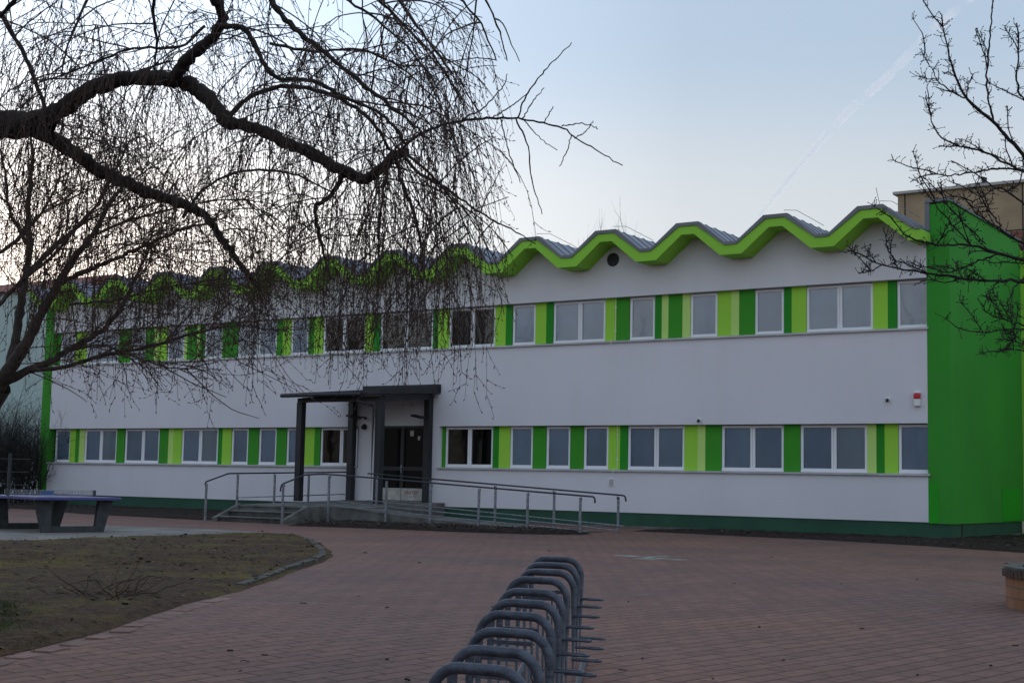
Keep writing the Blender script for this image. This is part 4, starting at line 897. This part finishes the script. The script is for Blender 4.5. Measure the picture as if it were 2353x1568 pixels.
for px, w0, w1 in (
    ([(2640, 560), (2480, 440), (2352, 364), (2333, 335), (2284, 282), (2239, 245), (2215, 225), (2194, 176), (2174, 106), (2163, 39)], 24, 4),
    ([(2281, 279), (2268, 213), (2266, 164), (2274, 82), (2280, 0), (2286, -40)], 8, 4), ([(2480, 360), (2352, 229), (2337, 213), (2335, 164), (2341, 102), (2335, 53)], 12, 4),
    ([(2600, 560), (2352, 395), (2317, 380), (2264, 348), (2206, 335), (2174, 327), (2141, 290), (2129, 233)], 14, 4), ([(2216, 226), (2174, 205), (2153, 184), (2112, 176)], 6, 3), ([(2153, 184), (2135, 150), (2118, 122)], 4, 3),
    ([(2352, 391), (2296, 386), (2219, 397), (2174, 405), (2137, 397)], 8, 4), ([(2640, 700), (2480, 640), (2352, 598), (2297, 583), (2229, 561), (2147, 564), (2092, 550), (2065, 525), (2043, 495)], 20, 4),
    ([(2640, 720), (2460, 660), (2352, 645), (2229, 643), (2147, 629), (2065, 618), (2024, 610), (1983, 585), (1945, 573)], 17, 4), ([(2062, 616), (2042, 577), (2030, 523)], 6, 3), ([(2024, 610), (2000, 622), (1972, 628)], 5, 3),
    ([(2292, 584), (2229, 607), (2174, 629), (2130, 612)], 8, 3), ([(2640, 640), (2480, 600), (2352, 561), (2283, 517), (2240, 490), (2215, 452)], 12, 4), ([(2640, 860), (2460, 770), (2352, 752), (2283, 761), (2215, 763), (2171, 731)], 10, 3),
    ([(2400, 760), (2352, 748), (2283, 727), (2256, 711), (2264, 690)], 7, 3), ([(2440, 800), (2352, 790), (2319, 779), (2286, 779)], 6, 3), ([(2420, 800), (2352, 806), (2320, 800), (2300, 803)], 5, 3),
    ([(2352, 361), (2345, 420), (2310, 445), (2280, 430)], 6, 3), ([(2300, 520), (2262, 470), (2240, 430), (2252, 400)], 6, 3), ([(2229, 561), (2190, 520), (2150, 470), (2130, 420)], 6, 3), ([(2264, 560), (2180, 480), (2160, 440)], 5, 3),
    ([(2147, 564), (2180, 530), (2215, 500)], 5, 3), ([(2352, 470), (2300, 430), (2270, 440), (2235, 465)], 7, 3), ([(2300, 640), (2260, 680), (2290, 700)], 5, 3), ([(2215, 640), (2170, 650), (2130, 640), (2100, 655)], 5, 3), ([(2352, 640), (2330, 660), (2310, 700), (2330, 730)], 6, 3)):
    T3(px, w0*.64, w1*.7)
for _ in range(16):                             # the far side of the crown, beyond the frame
    p = A(2625, rn.uniform(-60, 620), 13.2); d = norm(_r1*rn.uniform(.3, 1)+_fw*rn.normal()*.7+np.array([0, 0, rn.uniform(.1, .6)])); Q = grow(p, d, rn.uniform(1., 2.2), 12, -.15, .10)
    tk3.add(Q, np.linspace(.022, .006, 13), 6)
    for j in range(3, 13):
        for _k in range(2):
            q_ = grow(Q[j], norm(norm(Q[j]-Q[j-1])+norm(rn.normal(size=3))*.7), rn.uniform(.2, .6), 6, -.4, .13); cr3.add(q_, np.linspace(.007, .004, 7), 4)
            for i_ in range(2, 7): spur(q_[i_], norm(q_[i_]-q_[i_-1]), .8)
cr3.buds(np.array(bP3), np.array(bD3), .026, .0062)
tk3.build('trunk', M['bark3'], t3); cr3.build('crown', M['bark3'], t3)

# ---- small bare trees over the roof
def far_tree(px, py_top, dep, label, h, group=None, mat_='farbark'):
    top = A(px, py_top, dep); z0 = -.05; base = (top[0], top[1], z0); H = top[2]-z0
    t = thing('bare_tree', label, 'tree', base, group); a, b = Tubes(), Tubes()
    P = grow((base[0], base[1], z0), np.array([.02, 0, 1]), H*.45, 8, -.05, .03); a.add(P, np.linspace(H*.018, H*.010, 9), 7)
    for _ in range(15):
        j = rn.integers(4, 9); d = norm(np.array([rn.normal()*.55, rn.normal()*.55, 1.0]))
        bare(b, P[j], d, H*rn.uniform(.24, .36), H*.0042, 3, .34, .12, 6, 4, (3, 6))
    a.build('trunk', M[mat_], t); b.build('crown', M[mat_], t); return t
far_tree(1225, 520, 84, 'pale bare tree top showing over the zigzag roof just right of the willow', 13, 'tree tops over the roof')
far_tree(1315, 512, 88, 'pale bare tree top over the zigzag roof, right of a similar one', 13, 'tree tops over the roof')
# ---- bushes at the left end
for (px, py, dep, lab) in ((30, 905, 58, 'dense bare bush under the pale building at the left edge'), (62, 955, 57, 'dark bare bush against the left end of the school'), (-20, 930, 60, 'bare bush cut by the left edge of the frame')):
    top = A(px, py, dep); base = (top[0], top[1], -.05); t = thing('bare_bush', lab, 'bush', base, 'bushes at the left end'); a, b = Tubes(), Tubes(); H = top[2]+.05
    for k in range(34):
        d = norm(np.array([rn.normal()*.4, rn.normal()*.4, 1])); bare(b, np.array(base)+np.array([rn.normal()*.5, rn.normal()*.5, 0]), d, H*rn.uniform(.4, .62), .030, 3, .6, .12, 6, 4, (4, 7))
    b.build('branches', M['bark3'], t)
# post and rail fence at the far left
fp = A(20, 1112, 50); fe = thing('post_fence', 'dark post and wire fence beyond the table at the left edge', 'fence', (fp[0], fp[1], -.05))
u = np.array([1., .0, 0])
fr_ = MB()
for k in range(-4, 1): MB().box(fp[0]+k*1.6-.04, fp[0]+k*1.6+.04, fp[1]-.05, fp[1]+.05, -.1, 1.9).build('post', M['tleg'], fe)
for z in (.35, .8, 1.25, 1.7): fr_.tube([(fp[0]-7, fp[1]-.06, z), (fp[0]+1.2, fp[1]-.06, z)], .012, 5)
fr_.build('wire', M['tleg'], fe)
bh = thing('backdrop_building', 'unseen long grey building added behind the viewer, mirrored in the lower windows', 'building', (-10, -45, 0))
MB().box(-230, 60, -57, -45, -1, 10.5).build('wall', M['concrete'], bh)  # unseen backdrop, put in to keep the bright horizon out of the lower panes
MB().box(-230.4, 60.4, -57.4, -44.6, 10.501, 10.9).build('roof', M['zinc'], bh)
# ---- trees behind the viewer, mirrored in the windows
src = far_tree(1176, 784, 10, 'tall bare tree behind the viewer, mirrored in the upper windows', 10, 'trees mirrored in the windows')
for o in [src]+list(src.children): pass
def copy_tree(o, loc, s):
    c = o.copy(); COL.objects.link(c); c.location = loc; c.scale = (s, s, s)
    for ch in o.children: d = ch.copy(); COL.objects.link(d); d.parent = c; d.matrix_parent_inverse = ch.matrix_parent_inverse.copy()
    return c
s0 = 10.5/1.0
H0 = float(A(1176, 784, 10)[2]+.05)
src.scale = (15/H0,)*3; src.location = (-46, -9, -.4)
for loc, hh in (((-41, -13, -.4), 15), ((-57, -8, -.4), 18), ((-61, -11, -.4), 19), ((-66, -7, -.4), 18), ((-70, -10, -.4), 19), ((-74, -7, -.4), 18), ((-63, -15, -.4), 20), ((-80, -18, -.4), 18), ((-94, -12, -.4), 16), ((-31, -22, -.4), 16), ((-112, -22, -.4), 17)): copy_tree(src, loc, hh/H0)

# ------------------------------------------------------------------ small things on the ground
def scatter_bits(n, poly_fn, m, name, r0, r1, l0, l1):
    t = Tubes()
    for _ in range(n):
        p = poly_fn(); a = rn.uniform(0, 6.28); L = rn.uniform(l0, l1); d = np.array([math.cos(a), math.sin(a), rn.uniform(-.05, .25)])
        p = np.array([p[0], p[1], zg(p[1])+.012]); t.add(np.array([p, p+d*L*.5+rn.normal(size=3)*.01*np.array([1, 1, 0]), p+d*L*np.array([1, 1, .3])]), rn.uniform(r0, r1), 4)
    o = t.build(name, m); o['kind'] = 'stuff'; return o
o = scatter_bits(34, lambda: G(rn.uniform(500, 2352), rn.uniform(1250, 1568)), M['debris'], 'leaf_litter', .003, .008, .03, .09); tag(o, 'dark scraps of leaf and twig strewn over the brick paving', 'litter')
def on_poly(poly):
    P = np.array(poly); lo, hi = P.min(0), P.max(0)
    while True:
        q = lo+rn.random(2)*(hi-lo); ins = False
        for i in range(len(P)):
            a, b = P[i], P[i-1]
            if (a[1] > q[1]) != (b[1] > q[1]) and q[0] < (b[0]-a[0])*(q[1]-a[1])/(b[1]-a[1])+a[0]: ins = not ins
        if ins: return np.array([q[0], q[1], 0])
def bits(n, poly, m, name, lab, lift, k=1.):
    V, T = [], []
    for _ in range(n):
        p = on_poly(poly); z = zg(p[1])+lift+rn.uniform(-.01, .03); a = rn.uniform(0, 6.28); L = rn.uniform(.02, .07)*k; w_ = L*rn.uniform(.2, .6); u = np.array([math.cos(a), math.sin(a), rn.uniform(-.3, .3)]); v_ = np.array([-math.sin(a), math.cos(a), rn.uniform(-.3, .5)])
        c = np.array([p[0], p[1], z]); o = len(V); V += [c-u*L, c+v_*w_, c+u*L, c-v_*w_]; T.append((o, o+1, o+2, o+3))
    b = MB(); b.v = [tuple(q) for q in V]; b.f = T; b.m = [0]*n; o = b.build(name, m); o['kind'] = 'stuff'; return tag(o, lab, 'leaf litter')
bits(2600, isl, M['debris'], 'fallen_leaves', 'scraps of dead leaf over the bare soil island at the left', .05)
bits(1500, isl, M['twigdry'], 'fallen_leaves', 'pale straw bits over the bare soil island at the left', .05, .6)
bits(1300, bedM, M['roots'], 'fallen_leaves', 'brown leaf bits on the mulch in front of the ramp', .11)
bits(900, bedR, M['roots'], 'fallen_leaves', 'brown leaf bits on the mulch strip under the right end of the wall', .06)
bits(900, bedL, M['roots'], 'fallen_leaves', 'brown leaf bits on the mulch strip left of the steps', .07)
# uprooted stump with dry stalks on the island
rp0 = G(262, 1378); ru = thing('root_stump', 'low tangle of roots and two pale dry stalks on the soil edge', 'stump', (rp0[0], rp0[1], zg(rp0[1])))
tt = Tubes()
for _ in range(60):
    p = np.array([rp0[0]+rn.normal()*.30, rp0[1]+rn.normal()*.2, zg(rp0[1])+.04]); tt.add(grow(p, np.array([rn.normal(), rn.normal(), .25]), rn.uniform(.2, .7), 8, 1.6, .25), np.linspace(.009, .003, 9), 4)
tt.build('roots', M['roots'], ru)
tt = Tubes()
for px in ([(262, 1368), (264, 1340), (268, 1315), (276, 1296)], [(258, 1364), (240, 1352), (222, 1340), (212, 1328)], [(180, 1392), (200, 1388), (213, 1390)], [(146, 1392), (158, 1398), (172, 1394)]):
    P, r = limb(px, 3.5, 1.8, 10.9 if px[0][1] < 1380 else 10.4, 10.9 if px[0][1] < 1380 else 10.4, wob=.002); tt = Tubes(); tt.add(P, r, 5); tt.build('dry_stalk', M['twigdry'], ru)
# grass blades
def grass(n, fn, m, name, lab, h0, h1):
    V = []; T = []
    for i in range(n):
        p = fn(); z = zg(p[1])+.03; a = rn.uniform(0, 6.28); w_ = .008; h = rn.uniform(h0, h1); lx, ly = rn.normal()*.5*h, rn.normal()*.5*h
        V += [(p[0]-w_*math.cos(a), p[1]-w_*math.sin(a), z-.02), (p[0]+w_*math.cos(a), p[1]+w_*math.sin(a), z-.02), (p[0]+lx, p[1]+ly, z+h)]; T.append((3*i, 3*i+1, 3*i+2))
    b = MB(); b.v = V; b.f = T; b.m = [0]*n; o = b.build(name, m); o['kind'] = 'stuff'; return tag(o, lab, 'grass')
grass(9000, lambda: G(rn.uniform(0, 630), 1288+rn.normal()*14+rn.normal()*6), M['grass_y'], 'dry_grass', 'thin yellowish dry grass across the middle of the soil island', .015, .04)
grass(2600, lambda: G(min(rn.exponential(28), 130), 1425+rn.normal()*22), M['grass_g'], 'green_grass', 'patch of green grass at the lower left edge of the soil', .02, .05)
